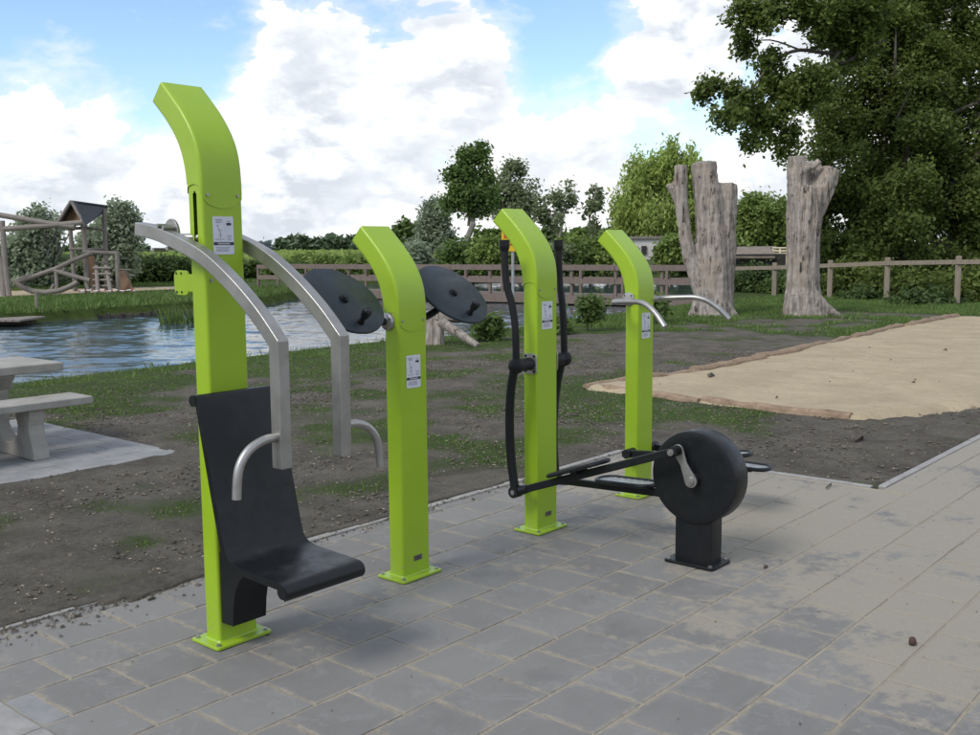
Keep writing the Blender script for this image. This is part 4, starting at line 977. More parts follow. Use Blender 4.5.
# ------------------------------------------------------------------ footbridge
A = at(661.6, 267, 32.0); B = at(257, 266.5, 41.6); dirb = (B-A); dirb.z = 0; span = dirb.length; dirb.normalize(); perp = Vector((dirb.y, -dirb.x, 0))
if perp.dot(FW) < 0: perp = -perp
bridge = thing('footbridge', 'long brown timber footbridge with plank railings across the pond', 'bridge', (A.x, A.y, 0))
zt = 0.96; deck = 0.02; sp_ = span/11; rotb = Matrix.Rotation(math.atan2(dirb.y, dirb.x), 3, 'Z')
def bpt(s_, w_, z_): return dirb*s_+perp*w_+Vector((0, 0, z_))
for side, w0 in ((0, 0.0), (1, 1.8)):
    for i in range(-1, 12):
        s_ = sp_*i+(0.55 if side else 0)
        k = MB(); k.box(bpt(s_, w0+(.055 if side == 0 else -.055), (zt+deck)/2-.12), (.09, .09, zt-deck+.22), rotb); k.build('railing_post', M['bridge'], bridge)
    nseg = 6; ln = (span+sp_)/nseg
    for zc, hh in ((zt-.03, .15), (.50, .17)):
        for j in range(nseg):
            k = MB(); k.box(bpt(-sp_+ln*(j+.5), w0-(.02 if side == 0 else -.02), zc), (ln-.02, .035, hh), rotb); k.build('rail', M['bridge'], bridge)
for j in range(6):
    ln = (span+sp_)/6
    for w0 in (-.06, 1.86):
        k = MB(); k.box(bpt(-sp_+ln*(j+.5), w0, -.12), (ln-.015, .09, .26), rotb); k.build('edge_beam', M['bridge'], bridge)
npl = int((span+sp_)/.22)
pm = MB(); pm.box((0, 0, 0), (.205, 1.76, .045)); pme = pm.mesh('deck_plank', M['bridge'])
for j in range(npl):
    o = bpy.data.objects.new('deck_plank', pme); col.objects.link(o); o.parent = bridge; o.location = bpt(-sp_+.22*(j+.5), .9, .0); o.rotation_euler = (0, 0, math.atan2(dirb.y, dirb.x))
for i in range(0, 12, 2):
    for w0 in (.15, 1.65):
        k = MB(); k.cyl(bpt(sp_*i+.3, w0, -1.0), bpt(sp_*i+.3, w0, -.03), .13, 10); k.build('pile', M['bark'], bridge)

# ------------------------------------------------------------------ paddock fence on the right
fp = [at(775, 262.6, 33.0), at(830.7, 260.2, 31.0), at(888, 257.4, 29.0), at(959, 255.8, 27.0), at(1045, 254.5, 25.0)]
fence = thing('post_and_rail_fence', 'weathered timber post and rail fence below the big dark tree', 'fence', (fp[1].x, fp[1].y, 0))
fp = [at(722, 264.0, 35.0)]+fp
for i, q in enumerate(fp):
    k = MB(); k.box(Vector((q.x, q.y, q.z/2-.1))-fence.location, (.15, .15, q.z+.2), Matrix.Rotation(.25, 3, 'Z')); k.build('fence_post', M['fencewood'], fence, bevel=.02)
for i in range(len(fp)-1):
    a, c = fp[i], fp[i+1]; k = MB(); h = Vector((0, 0, -.16)); off = Vector((-.09, 0, 0))
    k.rectsweep([a+h+off-fence.location, c+h+off-fence.location], .04, .12, Vector((c.y-a.y, a.x-c.x, 0)).normalized()); k.build('rail', M['fencewood'], fence)

# ------------------------------------------------------------------ yellow sign
q = foot(512.8, 19.5); sgn = thing('warning_sign', 'yellow square sign on a thin grey pole by the pond edge', 'sign', tuple(q))
k = MB(); k.cyl((0, 0, -.1), (0, 0, 1.95), .030, 14); k.build('pole', M['pole'], sgn)
rs = Matrix.Rotation(math.atan2(RT.y, RT.x), 3, 'Z')
k = MB(); k.box(Vector((0.02, 0, 1.78))-Vector((FW.x, FW.y, 0))*.05, (.46, .012, .46), rs); pn = k.build('sign_panel', M['yellow'], sgn)
for (u, w, a, h, m) in ((-.13, .07, .10, .10, 'red'), (.0, -.05, .05, .05, 'ink'), (.10, -.10, .05, .03, 'ink'), (-.05, -.10, .05, .03, 'red'), (.12, .1, .1, .06, 'ink')):
    k = MB(); k.box(Vector((0.02, 0, 1.78+w))+rs @ Vector((u, 0, 0))-Vector((FW.x, FW.y, 0))*.060, (a, .005, h), rs); k.build('sign_mark', M[m], pn)

# ------------------------------------------------------------------ playground on the far bank
def pole_part(parent, name, pts, r, m='greywood', n=9):
    k = MB(); P_ = [Vector(p)-parent.location for p in pts]; k.tube(P_, r, n); return k.build(name, M[m], parent)
DP = 38.5
sandp = MB(); c0 = [onground(-40, 299), onground(60, 294.5), onground(200, 288.5), onground(200, 286), onground(60, 289.5), onground(-40, 292)]
sandp.add([(p.x, p.y, .012) for p in c0], [tuple(range(6))]); tag(sandp.build('playground_sand', M['sand']), 'strip of sand under the climbing frame', kind='structure')
tw = thing('climbing_tower', 'log climbing tower with grey peaked roof and ladder', 'climbing frame', tuple(foot(95, DP)))
def gp(x, y, dz=0): return at(x, y, DP+dz)
for (a, b_, r_, dz) in (((70, 226), (75.5, 291), .085, .6), ((83.5, 217), (87.5, 293), .095, -.4), ((104, 209), (107, 291), .085, .8), ((117, 251), (118.5, 292), .085, -.5), ((93, 256), (93.5, 291), .07, 1.2)):
    pole_part(tw, 'log_post', [gp(*a, dz), gp(*b_, dz)], r_)
for (a, b_, r_, dz) in (((83, 252), (119, 253.5), .075, -.5), ((84, 250), (105, 249), .06, .6), ((66, 229), (84, 228), .06, 0), ((84, 228), (104, 230), .055, .3), ((69, 249), (84, 249), .05, .2)):
    pole_part(tw, 'cross_beam', [gp(*a, dz), gp(*b_, dz)], r_)
A_, B_, C_, D_, E_ = gp(71, 201, -1.0), gp(107.5, 206, 1.0), gp(103, 213.5, 1.2), gp(85, 226, -1.2), gp(57.5, 222.5, -.6); F_2 = gp(92, 219, 1.6)
k = MB(); nrm_ = (B_-A_).cross(D_-A_).normalized()*.03
for quad in ((A_, B_, C_, D_), (A_, B_, F_2, E_)):
    n_ = (quad[1]-quad[0]).cross(quad[3]-quad[0]).normalized()*.04
    v = [p-tw.location for p in quad]; k = MB(); k.add([p-n_ for p in v]+[p+n_ for p in v], [(0, 1, 2, 3), (7, 6, 5, 4), (0, 4, 5, 1), (1, 5, 6, 2), (2, 6, 7, 3), (3, 7, 4, 0)])
    rf = k.build('roof_panel', M['roof'], tw)
k = MB(); gq = [gp(73, 207, -.6), gp(82.5, 225, -.7), gp(63, 222.5, -.3)]; k.add([p-tw.location for p in gq]+[p+FW*.05-tw.location for p in gq], [(0, 1, 2), (5, 4, 3), (0, 3, 4, 1), (1, 4, 5, 2), (2, 5, 3, 0)]); k.build('gable', M['brownwood'], tw)
for (a, b_) in (((71, 201), (85.5, 227)), ((71, 201), (57, 223.5))): pole_part(tw, 'barge_board', [gp(*a, -1.1), gp(*b_, -1.1)], .06)
for (xa, xb, ya, yb) in ((83.5, 89, 256, 286), (89.5, 95, 256, 286)):
    k = MB(); k.box(gp((xa+xb)/2, (ya+yb)/2, .2)-tw.location, ((xb-xa)*DP/FPX, .04, (yb-ya)*DP/FPX), rs); k.build('side_board', M['brownwood'], tw)
for (a, b_) in (((96.5, 266), (98, 293)), ((106, 266), (111, 293.5))): pole_part(tw, 'ladder_post', [gp(*a, -1.0), gp(*b_, -1.4)], .075)
for i in range(4): pole_part(tw, 'ladder_rung', [gp(93, 268+6*i, -1.1), gp(111+i*.6, 268+6*i, -1.2)], .045)
for (a, b_) in (((93, 262), (108, 263)), ((117, 269.5), (131, 270)), ((122, 275), (135, 275.5)), ((126, 269), (128, 284))): pole_part(tw, 'cross_beam', [gp(*a, .3), gp(*b_, .3)], .035)
k = MB(); rq = [gp(119.5, 271, .2), gp(124, 270.5, .2), gp(135, 292, -.3), gp(121, 293, -.3)]; k.add([p-tw.location for p in rq]+[p+FW*.06-tw.location for p in rq], [(0, 1, 2, 3), (7, 6, 5, 4), (0, 4, 5, 1), (1, 5, 6, 2), (2, 6, 7, 3), (3, 7, 4, 0)]); k.build('climbing_ramp', M['brownwood'], tw)
bb = thing('balance_beams', 'crossed balance logs with a curved log beside the climbing tower', 'climbing frame', tuple(foot(50, DP)))
for pts, r_, nm in (([(53, 270), (70, 262), (91, 253)], .085, 'balance_log'), ([(53, 270), (75, 276.5), (90, 280.5)], .085, 'balance_log'), ([(15, 283), (35, 276), (55, 269)], .085, 'balance_log'),
                    ([(15, 280.5), (22, 287), (32, 291), (46, 292.5), (60, 290.5), (70, 286.5), (78, 282)], .10, 'curved_log'), ([(14, 281), (31, 275)], .07, 'balance_log'),
                    ([(56, 270), (57, 293)], .07, 'support_post'), ([(54, 284), (49, 293)], .06, 'support_post'), ([(65, 268), (61, 274)], .06, 'support_post'), ([(86, 283), (89, 292)], .06, 'support_post'), ([(31, 290), (36, 303)], .0, '')):
    if r_: pole_part(bb, nm, [gp(*p, -.8) for p in pts], r_)
sw = thing('swing_frame', 'long log swing frame reaching in from the left edge', 'swing', tuple(foot(4, DP-2)))
for pts, r_, nm in (([(-60, 206), (0, 215), (52, 224), (75, 227)], .10, 'top_beam'), ([(-30, 231), (5, 229), (45, 226), (83, 222.5)], .10, 'top_beam'), ([(2, 221), (5, 262), (9, 296)], .10, 'frame_post'), ([(0, 256), (3, 278), (4, 302)], .11, 'frame_post')):
    pole_part(sw, nm, [gp(*p, -1.5) for p in pts], r_)
for (a, b_) in (((56, 228), (57, 250)), ((46, 229), (43, 252)), ((57, 228), (47, 256)), ((69, 234), (55, 262))): pole_part(sw, 'rope', [gp(*a, -1.2), gp(*b_, -1.2)], .022, 'rope', 6)
tp = thing('barrier_tape', 'red and white barrier tape strung low along the sand', 'tape', tuple(foot(105, DP-1.6)))
for i in range(26):
    x0 = 78+i*2.2; k = MB(); a, b_ = at(x0, 291-.004*x0+(.5*math.sin(i)), DP-1.6), at(x0+2.2, 291-.004*x0+(.5*math.sin(i+1)), DP-1.6)
    k.tube([a-tp.location, b_-tp.location], .022, 5); k.build('tape_stripe', M['tape_red' if i % 3 == 0 else 'tape_white'], tp)
for px in (80, 108, 134): pole_part(tp, 'stake', [at(px, 290, DP-1.6), at(px, 295, DP-1.6)], .02)
st_ = thing('bank_stake', 'single thin stake standing in the grass of the far bank', 'stake', tuple(foot(36, 28)))
pole_part(st_, 'pole', [at(36, 293, 28), at(37, 320, 28)], .04)
jt = thing('jetty', 'low wooden jetty at the left edge of the pond', 'jetty', tuple(foot(5, 22.5, -.3)))
for i in range(9):
    pa, pb_ = onground(-30+i*7.1, 316.8, -.13), onground(-24+i*7.1, 321.0, -.13); c = (pa+pb_)/2
    k = MB(); k.box(c-jt.location, (.17, 1.5, .05), Matrix.Rotation(math.atan2(RT.y, RT.x), 3, 'Z')); k.build('jetty_plank', M['greywood'], jt)
k = MB(); e0, e1 = onground(-36, 322.6, -.2), onground(32.5, 321.0, -.2); k.rectsweep([e0-jt.location, e1-jt.location], .10, .16, Vector((FW.x, FW.y, 0)).normalized()); k.build('edge_board', M['bark'], jt)
# bank revetment stakes on the far shore
k = MB()
for i in range(60):
    p = onground(20+i*3.3, 324-.058*(20+i*3.3)*.95, -.3); k.cyl((p.x, p.y, -.6), (p.x+random.gauss(0, .02), p.y, -.19+random.gauss(0, .03)), .05, 6)
tag(k.build('bank_stakes', M['bark']), 'row of short dark stakes along the far waterline', 'revetment', kind='stuff')

# ------------------------------------------------------------------ trees and shrubs
def leaf_cloud(cent, sig, n, size, elong=1.8, hang=0.0):
    c = cent[rng.integers(0, len(cent), n)]; s = sig if np.isscalar(sig) else np.asarray(sig)
    p = c+rng.normal(size=(n, 3))*s
    nn = rng.normal(size=(n, 3))*.75; nn[:, 2] += .8*(1-hang*.6)                       # leaf blades lie roughly flat to the light
    o_ = p-cent.mean(0); nn += .45*o_/(np.linalg.norm(o_, axis=1)[:, None]+1e-6); nn /= np.linalg.norm(nn, axis=1)[:, None]
    d = rng.normal(size=(n, 3)); d[:, 2] -= hang*3.0; d -= (d*nn).sum(1)[:, None]*nn; d /= np.linalg.norm(d, axis=1)[:, None]
    e_ = np.cross(nn, d)
    z = (size*rng.uniform(.6, 1.3, n))[:, None]; a = d*z*elong*.5; b_ = e_*z*.5
    V = np.stack([p-a, p+b_-a*.1, p+a, p-b_-a*.1], 1).reshape(-1, 3); return V
def crown_points(blobs, D, k, depth=.9, shell=.45):
    out_ = []
    for (cx, cy, rx, ry, *w) in blobs:
        D_ = D+(w[1] if len(w) > 1 else 0); c = np.array(at(cx, cy, D_)); m = D_/FPX
        n = max(2, int(k*(w[0] if w else 1)*rx*ry/400)); u = rng.normal(size=(n, 3)); u /= np.linalg.norm(u, axis=1)[:, None]
        r_ = (shell+(1-shell)*rng.uniform(0, 1, n)**.6)*rng.uniform(.85, 1.12, n); u = u*r_[:, None]
        out_.append(c+u[:, :1]*np.array(RT)*rx*m+u[:, 1:2]*np.array([FW.x, FW.y, 0])*rx*m*depth+u[:, 2:]*np.array([0, 0, 1])*ry*m)
    return np.concatenate(out_)
def limb(b, p0, p1, r0, r1, wob=.08, n=6, seed=0):
    rnd = random.Random(seed); p0, p1 = Vector(p0), Vector(p1); L_ = (p1-p0).length; pts = []; rad = []
    for i in range(n+1):
        t = i/n; q = p0.lerp(p1, t)
        if 0 < i < n: q += Vector((rnd.gauss(0, 1), rnd.gauss(0, 1), rnd.gauss(0, .6)))*L_*wob*.5
        pts.append(q); rad.append(r0+(r1-r0)*t)
    b.tube(pts, rad, 7)
def tree(name, label, cat, px, D, blobs, n, size, lm, k=14, sig=.32, hang=0, tr=.16, bark='bark', limbs=True, trunk_top=None, group=None, elong=1.8, depth=.9, shell=.45, lean=0, nl=14):
    q = foot(px, D); root = thing(name, label, cat, tuple(q), group)
    C = crown_points(blobs, D, k, depth, shell); loc = np.array(q)
    V = leaf_cloud(C, sig, n, size, elong, hang); V[:, 2] = np.maximum(V[:, 2], .02)
    fastmesh('crown', V-loc, np.arange(len(V)).reshape(-1, 4), M[lm], root)
    b = MB(); cy = min(bb_[1] for bb_ in blobs); ctr = Vector(np.mean(C, 0)); top = Vector((q.x, q.y, ctr.z))
    if trunk_top is not None: top = at(*trunk_top, D)
    limb(b, (0, 0, -.2), top-q, tr, tr*.45, .05, 6, int(px))
    if limbs:
        idx_ = rng.choice(len(C), min(nl, len(C)), replace=False)
        for j, i in enumerate(idx_):
            t = random.uniform(.45, 1.0); s_ = Vector((0, 0, 0)).lerp(top-q, t); limb(b, s_, Vector(C[i])-q, tr*.38, tr*.06, .14, 5, j+int(px))
    b.build('trunk', M[bark], root)
    return root
BT = 'trees beyond the pond'
tree('willow_bush', 'rounded dark willow bush behind the swing frame', 'tree', 34, 44, [(34, 238, 24, 22), (22, 258, 24, 24), (45, 262, 18, 22), (38, 220, 12, 12), (30, 275, 26, 12)], 15000, .13, 'lf_grey', 30, .22, .2, .14, group=BT)
tree('willow_bush', 'wind-blown willow directly behind the climbing tower', 'tree', 112, 44, [(112, 230, 20, 18), (125, 222, 14, 12), (104, 244, 24, 16), (128, 240, 12, 16), (118, 212, 10, 7), (92, 250, 14, 14), (112, 262, 20, 14)], 11000, .13, 'lf_grey', 26, .2, .1, .12, group=BT)
tree('round_tree', 'small round tree far off beyond the field', 'tree', 403, 150, [(403, 236, 13, 11), (398, 240, 8, 8), (410, 232, 7, 7)], 2600, .55, 'lf_mid', 40, .5, 0, .35, group=BT)
tree('silver_willow', 'silvery grey willow left of the tall alder', 'tree', 436, 66, [(436, 240, 17, 18), (432, 222, 12, 15), (440, 212, 10, 10), (426, 250, 14, 14), (447, 250, 10, 15), (436, 205, 6, 5), (437, 258, 20, 9)], 14000, .17, 'lf_grey', 30, .28, .3, .2, group=BT)
tree('tall_alder', 'tallest bushy alder with bare lower trunk behind the bridge', 'tree', 465, 60, [(475, 160, 15, 14), (470, 178, 20, 15), (482, 186, 18, 17), (462, 194, 15, 13), (450, 201, 10, 6), (488, 204, 12, 9), (474, 204, 18, 9), (478, 149, 9, 7)], 10500, .155, 'lf_alder', 13, .26, 0, .24, trunk_top=(472, 168), bark='birchbark', group=BT)
tree('thin_tree', 'thinner open tree just right of the tall alder', 'tree', 517, 68, [(512, 178, 14, 13), (522, 195, 18, 16), (505, 196, 14, 14), (518, 168, 12, 8), (530, 212, 12, 12), (512, 215, 18, 12)], 4600, .16, 'lf_sparse', 13, .30, 0, .2, group=BT)
tree('pale_stemmed_tree', 'sparse pale stemmed tree showing sky through its crown', 'tree', 556, 62, [(562, 192, 13, 10), (570, 207, 12, 12), (552, 205, 13, 12), (562, 222, 14, 10), (545, 218, 9, 8)], 1500, .16, 'lf_sparse', 10, .24, 0, .14, bark='birchbark', trunk_top=(563, 195), group=BT, nl=22)
tree('bare_tree', 'nearly bare spindly tree with a few leaves', 'tree', 588, 62, [(597, 190, 6, 8), (590, 210, 8, 14), (594, 226, 7, 8), (601, 202, 5, 5)], 420, .22, 'lf_sparse', 22, .2, 0, .10, bark='birchbark', trunk_top=(597, 185), group=BT, nl=20)
tree('weeping_willow', 'broad yellow green weeping willow behind the forked dead trunk', 'tree', 662, 62, [(655, 185, 26, 20), (630, 205, 18, 18), (678, 180, 22, 20), (650, 222, 34, 22), (690, 205, 22, 24), (625, 225, 16, 16), (668, 165, 18, 13), (705, 225, 14, 22), (640, 178, 14, 10)], 38000, .12, 'lf_willow', 17, (.25, .25, .50), .75, .4, elong=3.0, group=BT)
tree('leafy_tree', 'light green leafy tree between the two dead trunks', 'tree', 762, 58, [(758, 222, 24, 18), (745, 238, 18, 18), (775, 232, 18, 22), (765, 205, 18, 8), (740, 215, 12, 14), (785, 218, 12, 14)], 20000, .145, 'lf_light', 18, .3, 0, .3, group=BT)
SHR = 'shrubs along the far shore'
sh_ = [(402, 262, 12, 10, 'lf_hedge'), (418, 258, 10, 12, 'lf_grey'), (455, 258, 12, 13, 'lf_alder'), (472, 256, 12, 13, 'lf_mid'), (490, 253, 15, 15, 'lf_light'), (510, 250, 14, 14, 'lf_light'), (530, 254, 12, 12, 'lf_mid'), (556, 256, 14, 14, 'lf_sparse'), (573, 250, 12, 16, 'lf_light'), (590, 254, 14, 13, 'lf_mid'), (608, 250, 13, 15, 'lf_light'), (622, 255, 10, 10, 'lf_mid'), (690, 255, 14, 12, 'lf_mid'), (672, 250, 10, 12, 'lf_light')]
names_ = ['leftmost, beside the pale willow', 'grey green, below the silver willow', 'dark, left of the tall alder trunk', 'dark, right of the tall alder trunk', 'bright, right below the thin tree', 'bright, behind the yellow sign', 'hidden behind the hood of the cross trainer', 'dull, below the pale stemmed tree', 'bright, below the pale stemmed tree', 'below the bare tree', 'bright, beside the farthest green post', 'small, left of the white house', 'dark, behind the forked dead trunk', 'bright, right of the white house']
for (x_, y_, rx, ry, lm), nm_ in zip(sh_, names_):
    tree('shrub', 'shrub on the far shore, '+nm_, 'shrub', x_, 54+random.uniform(-2, 3), [(x_, y_, rx, ry), (x_-rx*.5, y_+5, rx*.7, ry*.7), (x_+rx*.5, y_+4, rx*.7, ry*.8), (x_, y_+12, rx*1.1, 8)], 4200, .15, lm, 60, .24, 0, .08, limbs=False, group=SHR, shell=.3)
# hedge and reeds left of the bridge
def hedge(name, label, x0, x1, D, ytop, ybot, n, size, lm, k=30):
    q = foot((x0+x1)/2, D); root = thing(name, label, 'hedge', tuple(q)); bl = []; x_ = x0
    while x_ <= x1: bl.append((x_, (ytop+ybot)/2+random.uniform(-1.5, 1.5), 16, (ybot-ytop)/2, 1.0, random.uniform(-.6, .8))); x_ += 11
    C = crown_points(bl, D, k, .8, .2); V = leaf_cloud(C, .2, n, size); V[:, 2] = np.maximum(V[:, 2], 0); fastmesh('foliage', V-np.array(q), np.arange(len(V)).reshape(-1, 4), M[lm], root)
    b = MB()
    for i in range(12): p = foot(x0+(x1-x0)*i/11, D)-q; b.tube([p, p+Vector((random.gauss(0, .1), 0, .8))], [.05, .02], 6)
    tag(b.build('stems', M['bark'], root), kind='stuff')
hedge('hedge', 'long dark clipped hedge behind the playground', -60, 188, 49, 259, 283, 34000, .13, 'lf_hedge', 46)
hedge('shrub_belt', 'belt of mid green bushes left of the footbridge end', 238, 300, 56, 262, 279, 5000, .2, 'lf_mid', 40)
hedge('shrub_belt', 'belt of lighter bushes behind the spinning discs', 300, 425, 60, 258, 281, 13000, .2, 'lf_light', 40)
# crop field beyond, far woods
n = 60000; dd = 54+(260-54)*rng.uniform(0, 1, n)**1.6; xx = rng.uniform(-120, 470, n); P0 = np.array([CAM.x, CAM.y]); 
dirs = np.array([[FW.x, FW.y]])+np.array([[RT.x, RT.y]])*((xx[:, None]-490)/FPX); gpnt = P0+dirs*dd[:, None]
kk = (xx < 190)*(dd > 53)+(xx >= 190)*(dd > 64); gpnt = gpnt[kk > 0]; dd = dd[kk > 0]
nb = len(gpnt); hh = (1.15+.25*rng.normal(size=nb)*.6)*(1+.0*dd); wd = .10*dd/55; a = np.arctan2(RT.y, RT.x)+rng.normal(size=nb)*.6
cx, sx_ = np.cos(a)*wd, np.sin(a)*wd; ln = rng.normal(size=(nb, 2))*.15
V = np.stack([np.stack([gpnt[:, 0]-cx, gpnt[:, 1]-sx_, np.zeros(nb)], 1), np.stack([gpnt[:, 0]+cx, gpnt[:, 1]+sx_, np.zeros(nb)], 1), np.stack([gpnt[:, 0]+cx*.5+ln[:, 0], gpnt[:, 1]+sx_*.5+ln[:, 1], hh], 1), np.stack([gpnt[:, 0]-cx*.5+ln[:, 0], gpnt[:, 1]-sx_*.5+ln[:, 1], hh*.95], 1)], 1).reshape(-1, 3)
fastmesh('crop_field', V, np.arange(len(V)).reshape(-1, 4), M['lf_field'], label='bright green field of tall crop beyond the pond', cat='field', kind='stuff')
def wood(label, x0, x1, D, hpx, n, size, lm):
    bl = []; x_ = x0
    while x_ < x1: h = hpx*random.uniform(.75, 1.15); bl.append((x_, 250-h*.5+3, 8, h*.55)); x_ += 5
    C = crown_points(bl, D, 60, .6, .2); V = leaf_cloud(C, D*.0022, n, size); fastmesh('far_wood', V, np.arange(len(V)).reshape(-1, 4), M[lm], label=label, cat='wood', kind='stuff')
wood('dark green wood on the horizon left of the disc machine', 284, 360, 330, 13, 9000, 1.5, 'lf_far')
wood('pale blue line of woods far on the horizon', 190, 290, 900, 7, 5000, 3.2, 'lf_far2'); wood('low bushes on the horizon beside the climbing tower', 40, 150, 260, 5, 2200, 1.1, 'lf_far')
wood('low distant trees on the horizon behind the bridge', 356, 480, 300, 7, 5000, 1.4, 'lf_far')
wood('distant trees closing the view behind the willow', 480, 800, 140, 22, 15000, .7, 'lf_mid')
# big dark trees on the right
DB = 34.5
big = [(905, 60, 75, 70), (860, 105, 42, 50), (850, 170, 48, 50), (842, 235, 40, 50), (900, 160, 70, 80), (960, 120, 70, 110), (930, 230, 80, 70), (1000, 220, 60, 90), (880, 270, 60, 40), (970, 20, 80, 60), (885, 15, 45, 40), (1040, 90, 60, 100), (950, 285, 80, 25)]
sub = []
for (cx, cy, rx, ry) in big:
    for _ in range(int(6+rx*ry/330)):
        a_ = random.uniform(0, 6.283); q_ = math.sqrt(random.uniform(.05, 1)); r_ = random.uniform(12, 24)
        sub.append((cx+rx*.88*q_*math.cos(a_), cy+ry*.88*q_*math.sin(a_), r_*1.15, r_*.8, 1.0, random.uniform(-1.0, 1.0)*rx*DB/FPX*math.sqrt(max(0, 1-q_*q_))-.4))
tree('dense_tree', 'huge dense dark tree filling the right side behind the fence', 'tree', 905, DB+1.5, sub+[(*b_, .35, .9) for b_ in big], 250000, .09, 'lf_dark', 24, .17, 0, .38, elong=1.7, shell=.70, nl=34)
DO = 31.5
OB0 = [(752, 18, 26, 20), (783, 8, 30, 16), (745, 42, 14, 14), (712, 88, 14, 12), (738, 98, 22, 16), (764, 118, 24, 18), (728, 118, 20, 10), (775, 84, 20, 16), (795, 98, 22, 20), (785, 135, 14, 12), (825, 22, 30, 14), (850, 40, 34, 30), (860, 8, 40, 18), (815, 80, 22, 20), (770, 60, 16, 10), (782, 150, 7, 8), (752, 140, 14, 8), (705, 96, 8, 6), (812, 8, 24, 10)]
OB = [(*b_, 1.0, -9.0+random.uniform(-.8, .8)) for b_ in OB0]
ok_ = tree('overhanging_oak', 'big oak reaching leafy branches in over the dead trunks', 'tree', 965, DO+9, OB, 24000, .10, 'lf_oak', 34, .14, 0, .34, elong=1.7, depth=.7, shell=.2, limbs=False, trunk_top=(960, -60))
bo = MB(); loc = ok_.location
for pts, r0, r1 in (([(905, -40), (880, 20), (840, 52), (800, 50), (772, 62), (748, 92), (716, 92)], .17, .03), ([(905, -20), (868, 10), (830, 25), (790, 18), (752, 14)], .14, .03), ([(885, 40), (845, 62), (808, 68), (775, 82), (752, 104), (735, 118)], .12, .02),
                    ([(840, 52), (812, 85), (792, 118), (783, 150)], .08, .02), ([(800, 50), (770, 40), (742, 44)], .06, .02), ([(868, 10), (850, -10), (810, -15)], .1, .04)):
    P_ = [at(x_, y_, DO+.4*math.sin(i))-loc for i, (x_, y_) in enumerate(pts)]; bo.tube(smoothpath(P_, 4), [.55*(r0+(r1-r0)*i/((len(P_)-1)*4)) for i in range((len(P_)-1)*4+1)], 8)
bo.build('limbs', M['bark'], ok_)
# undergrowth behind and below the fence
UG = 'undergrowth behind the fence'
ug = [(758, 285, 22, 18, 36, 'lf_hedge', 'between the two dead trunks'), (780, 292, 14, 10, 35, 'lf_mid', 'light, at the left foot of the hollow trunk'), (850, 285, 24, 22, 32, 'lf_dark', 'dark, right of the hollow trunk'), (890, 290, 28, 22, 30.5, 'lf_dark', 'dark, around the second fence post'), (930, 292, 30, 22, 29.5, 'lf_dark', 'dark, between the last two fence posts'), (975, 292, 30, 22, 28.5, 'lf_dark', 'dark, at the right picture edge'), (870, 303, 22, 10, 30, 'lf_hedge', 'low, in front of the fence'), (735, 293, 10, 10, 36.5, 'lf_mid', 'low, right beside the forked trunk'), (925, 306, 30, 7, 27.5, 'lf_hedge', 'low, nearest the sand pit')]
for (x_, y_, rx, ry, D_, lm, nm_) in ug:
    tree('undergrowth_bush', 'bush in the undergrowth, '+nm_, 'shrub', x_, D_, [(x_, y_, rx, ry), (x_-rx*.6, y_+4, rx*.6, ry*.8), (x_+rx*.6, y_+3, rx*.6, ry*.8)], 5200, .10, lm, 60, .16, 0, .05, limbs=False, group=UG, shell=.2)
BK = 'small plants along the near waterline'
for (x_, y_, rx, ry, D_, nm_) in ((588, 309, 9, 7, 19.6, 'right of the cross trainer hood'), (488, 326, 8, 5, 17.8, 'beside the sign pole'), (650, 305, 14, 4, 21.5, 'low, below the right bridge end'), (556, 326, 9, 3, 19.0, 'tiny, behind the cross trainer')):
    tree('waterside_plant', 'leafy plant at the waterline, '+nm_, 'plant', x_, D_, [(x_, y_, rx, ry), (x_-rx*.5, y_+ry*.5, rx*.6, ry*.6), (x_+rx*.5, y_+ry*.4, rx*.6, ry*.6)], 900, .07, 'lf_mid', 50, .10, 0, .02, limbs=False, group=BK, shell=.2)
# reeds on the far bank just left of the pole
rp = foot(176, 26.5); rd_ = thing('reed_clump', 'clump of reeds at the far waterline left of the tallest post', 'reeds', (rp.x, rp.y, -.3)); n = 180
ang = rng.uniform(0, 6.28, n); rr_ = np.sqrt(rng.uniform(0, 1, n)); ex = rr_*np.cos(ang)*.5; ey = rr_*np.sin(ang)*.3; hh = rng.uniform(.2, .55, n); ln = rng.normal(size=(n, 2))*.12
bx2 = ex[:, None]*np.array([RT.x, RT.y])+ey[:, None]*np.array([FW.x, FW.y]); wv = np.array([RT.x, RT.y])*.012
V = np.stack([np.c_[bx2-wv, np.zeros(n)], np.c_[bx2+wv, np.zeros(n)], np.c_[bx2+wv*.4+ln*.6, hh*.7], np.c_[bx2+ln, hh]], 1).reshape(-1, 3)
fastmesh('reed_blades', V, np.arange(len(V)).reshape(-1, 4), M['lf_grass'], rd_)

# ------------------------------------------------------------------ houses beyond the pond
hs = thing('white_house', 'white house wall showing through the weeping willow', 'house', tuple(foot(650, 61)))
m75 = 61/FPX
k = MB(); k.box(at(648, 249, 61)-hs.location, (36*m75, 3, 20*m75), rs); k.build('wall', M['white'], hs)
k = MB(); w_ = 20*m75; k.prism([(-w_, 0), (w_, 0), (w_*.97, 2.5*m75), (-w_*.97, 2.5*m75)], lambda u, v, t: rs @ Vector((u, t, v))+(at(648, 239, 61)-hs.location), -1.7, 1.7); k.build('roof', M['greywood'], hs)
for px in (644, 656):
    k = MB(); k.box(at(px, 250, 59.45)-hs.location, (5*m75, .06, 8*m75), rs); k.build('window', M['shedwall'], hs)
sh2 = thing('shed', 'low dark shed with shallow brown roof behind the fence', 'shed', tuple(foot(750, 46)))
m46 = 46/FPX
k = MB(); k.box(at(752, 261, 46)-sh2.location, (52*m46, 2.4, 14*m46), rs); k.build('wall', M['shedwall'], sh2)
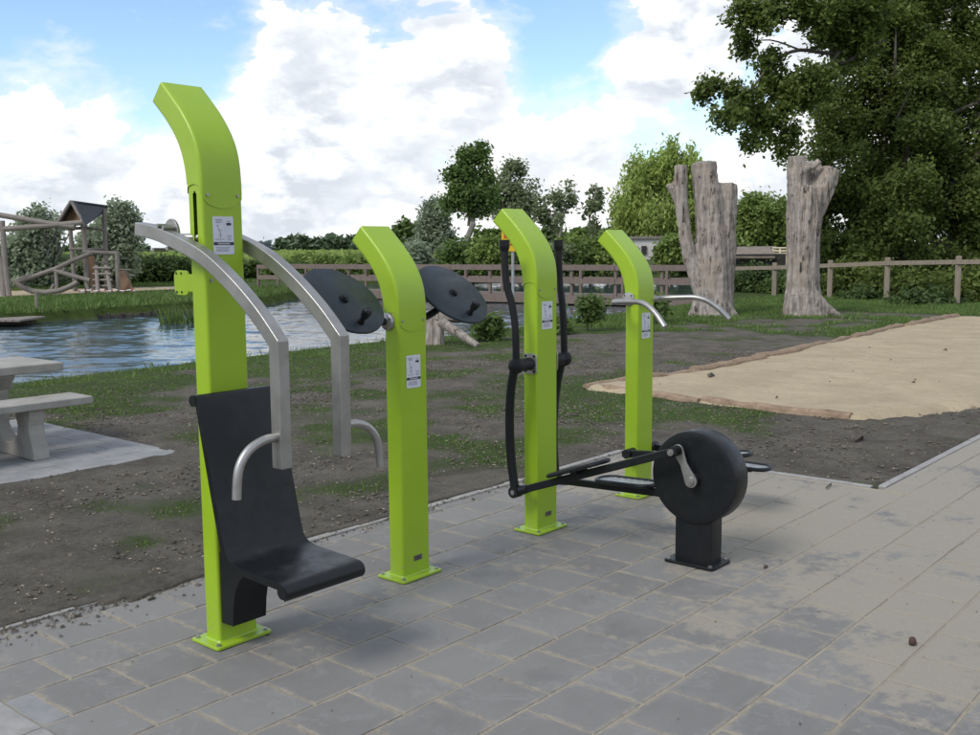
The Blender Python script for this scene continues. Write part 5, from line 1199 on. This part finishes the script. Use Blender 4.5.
k = MB(); q0 = at(722, 258.5, 44.6)-sh2.location; q1 = at(775, 258.5, 44.6)-sh2.location; q2 = at(770, 248.5, 47.8)-sh2.location; q3 = at(728, 248.5, 47.8)-sh2.location; up3 = Vector((0, 0, .07))
k.add([q0, q1, q2, q3, q0+up3, q1+up3, q2+up3, q3+up3], [(3, 2, 1, 0), (4, 5, 6, 7), (0, 1, 5, 4), (1, 2, 6, 5), (2, 3, 7, 6), (3, 0, 4, 7)]); k.build('roof', M['shedroof'], sh2)
rl = thing('ramp_railing', 'pale slatted railing above the shed roof', 'railing', tuple(foot(757, 49)))
for yy_ in (247.5, 250.5): 
    k = MB(); k.cyl(at(735, yy_, 49)-rl.location, at(776, yy_-.5, 49)-rl.location, .05, 6); k.build('rail', M['greywood'], rl)
for px in range(738, 776, 6):
    k = MB(); k.cyl(at(px, 247, 49)-rl.location, at(px, 256, 49)-rl.location, .045, 6); k.build('railing_post', M['greywood'], rl)
cw = thing('cream_hut', 'small cream coloured hut wall beside the hollow dead trunk', 'hut', tuple(foot(780, 48))); m48 = 48/FPX
k = MB(); k.box(at(781, 259, 48)-cw.location, (18*m48, 1.5, 12*m48), rs); k.build('wall', M['cream'], cw)
for yy_ in (248, 251): k = MB(); k.cyl(at(772, yy_, 47.6)-cw.location, at(790, yy_, 47.6)-cw.location, .05, 6); k.build('rail', M['cream'], cw)
for px in (773, 780, 787): k = MB(); k.cyl(at(px, 247.5, 47.6)-cw.location, at(px, 255, 47.6)-cw.location, .05, 6); k.build('railing_post', M['cream'], cw)

# ------------------------------------------------------------------ small single things
q = onground(913, 645); k = MB(); lump_tube(k, [Vector((-.022, 0, .010)), Vector((-.014, 0, .014)), Vector((.006, .004, .017)), Vector((.020, .002, .010))], [.004, .014, .016, .005], 9, .12, 4)
tag(k.build('dead_leaf_ball', M['deadleaf'], loc=q), 'small dark brown crumpled lump lying on the sandy tiles', 'debris')
for (x_, y_, nm_) in ((766, 568, 'just right of the flywheel base'), (152, 600, 'left of the tallest post')):
    q = onground(x_, y_); k = MB(); lump_tube(k, [Vector((-.02, 0, .006)), Vector((0, .004, .009)), Vector((.018, 0, .005))], [.004, .010, .004], 7, .15, int(x_)); tag(k.build('debris_scrap', M['clod'], loc=q), 'tiny dark scrap on the paving, '+nm_, 'debris')
q = onground(830, 487, .006); k = MB(); k.tube([(-.06, 0, .006), (-.01, .01, .008), (.07, .02, .006)], .006, 6); tag(k.build('twig', M['bark'], loc=q), 'thin dark twig on the paving near its corner', 'twig')
q = onground(712, 377, .05); k = MB(); lump_tube(k, [Vector((-.07, 0, .01)), Vector((-.02, .02, .025)), Vector((.05, 0, .01))], [.012, .032, .012], 9, .2, 5); tag(k.build('wood_chunk', M['bark'], loc=q), 'dark chunk of wood lying on the sand', 'debris')
q = onground(858, 441); k = MB(); lump_tube(k, [Vector((-.10, 0, .02)), Vector((0, .02, .04)), Vector((.08, .0, .01))], [.02, .055, .02], 9, .2, 6); tag(k.build('wood_chunk', M['bark'], loc=q), 'brown chunk of rotten wood on soil by the path corner', 'debris')
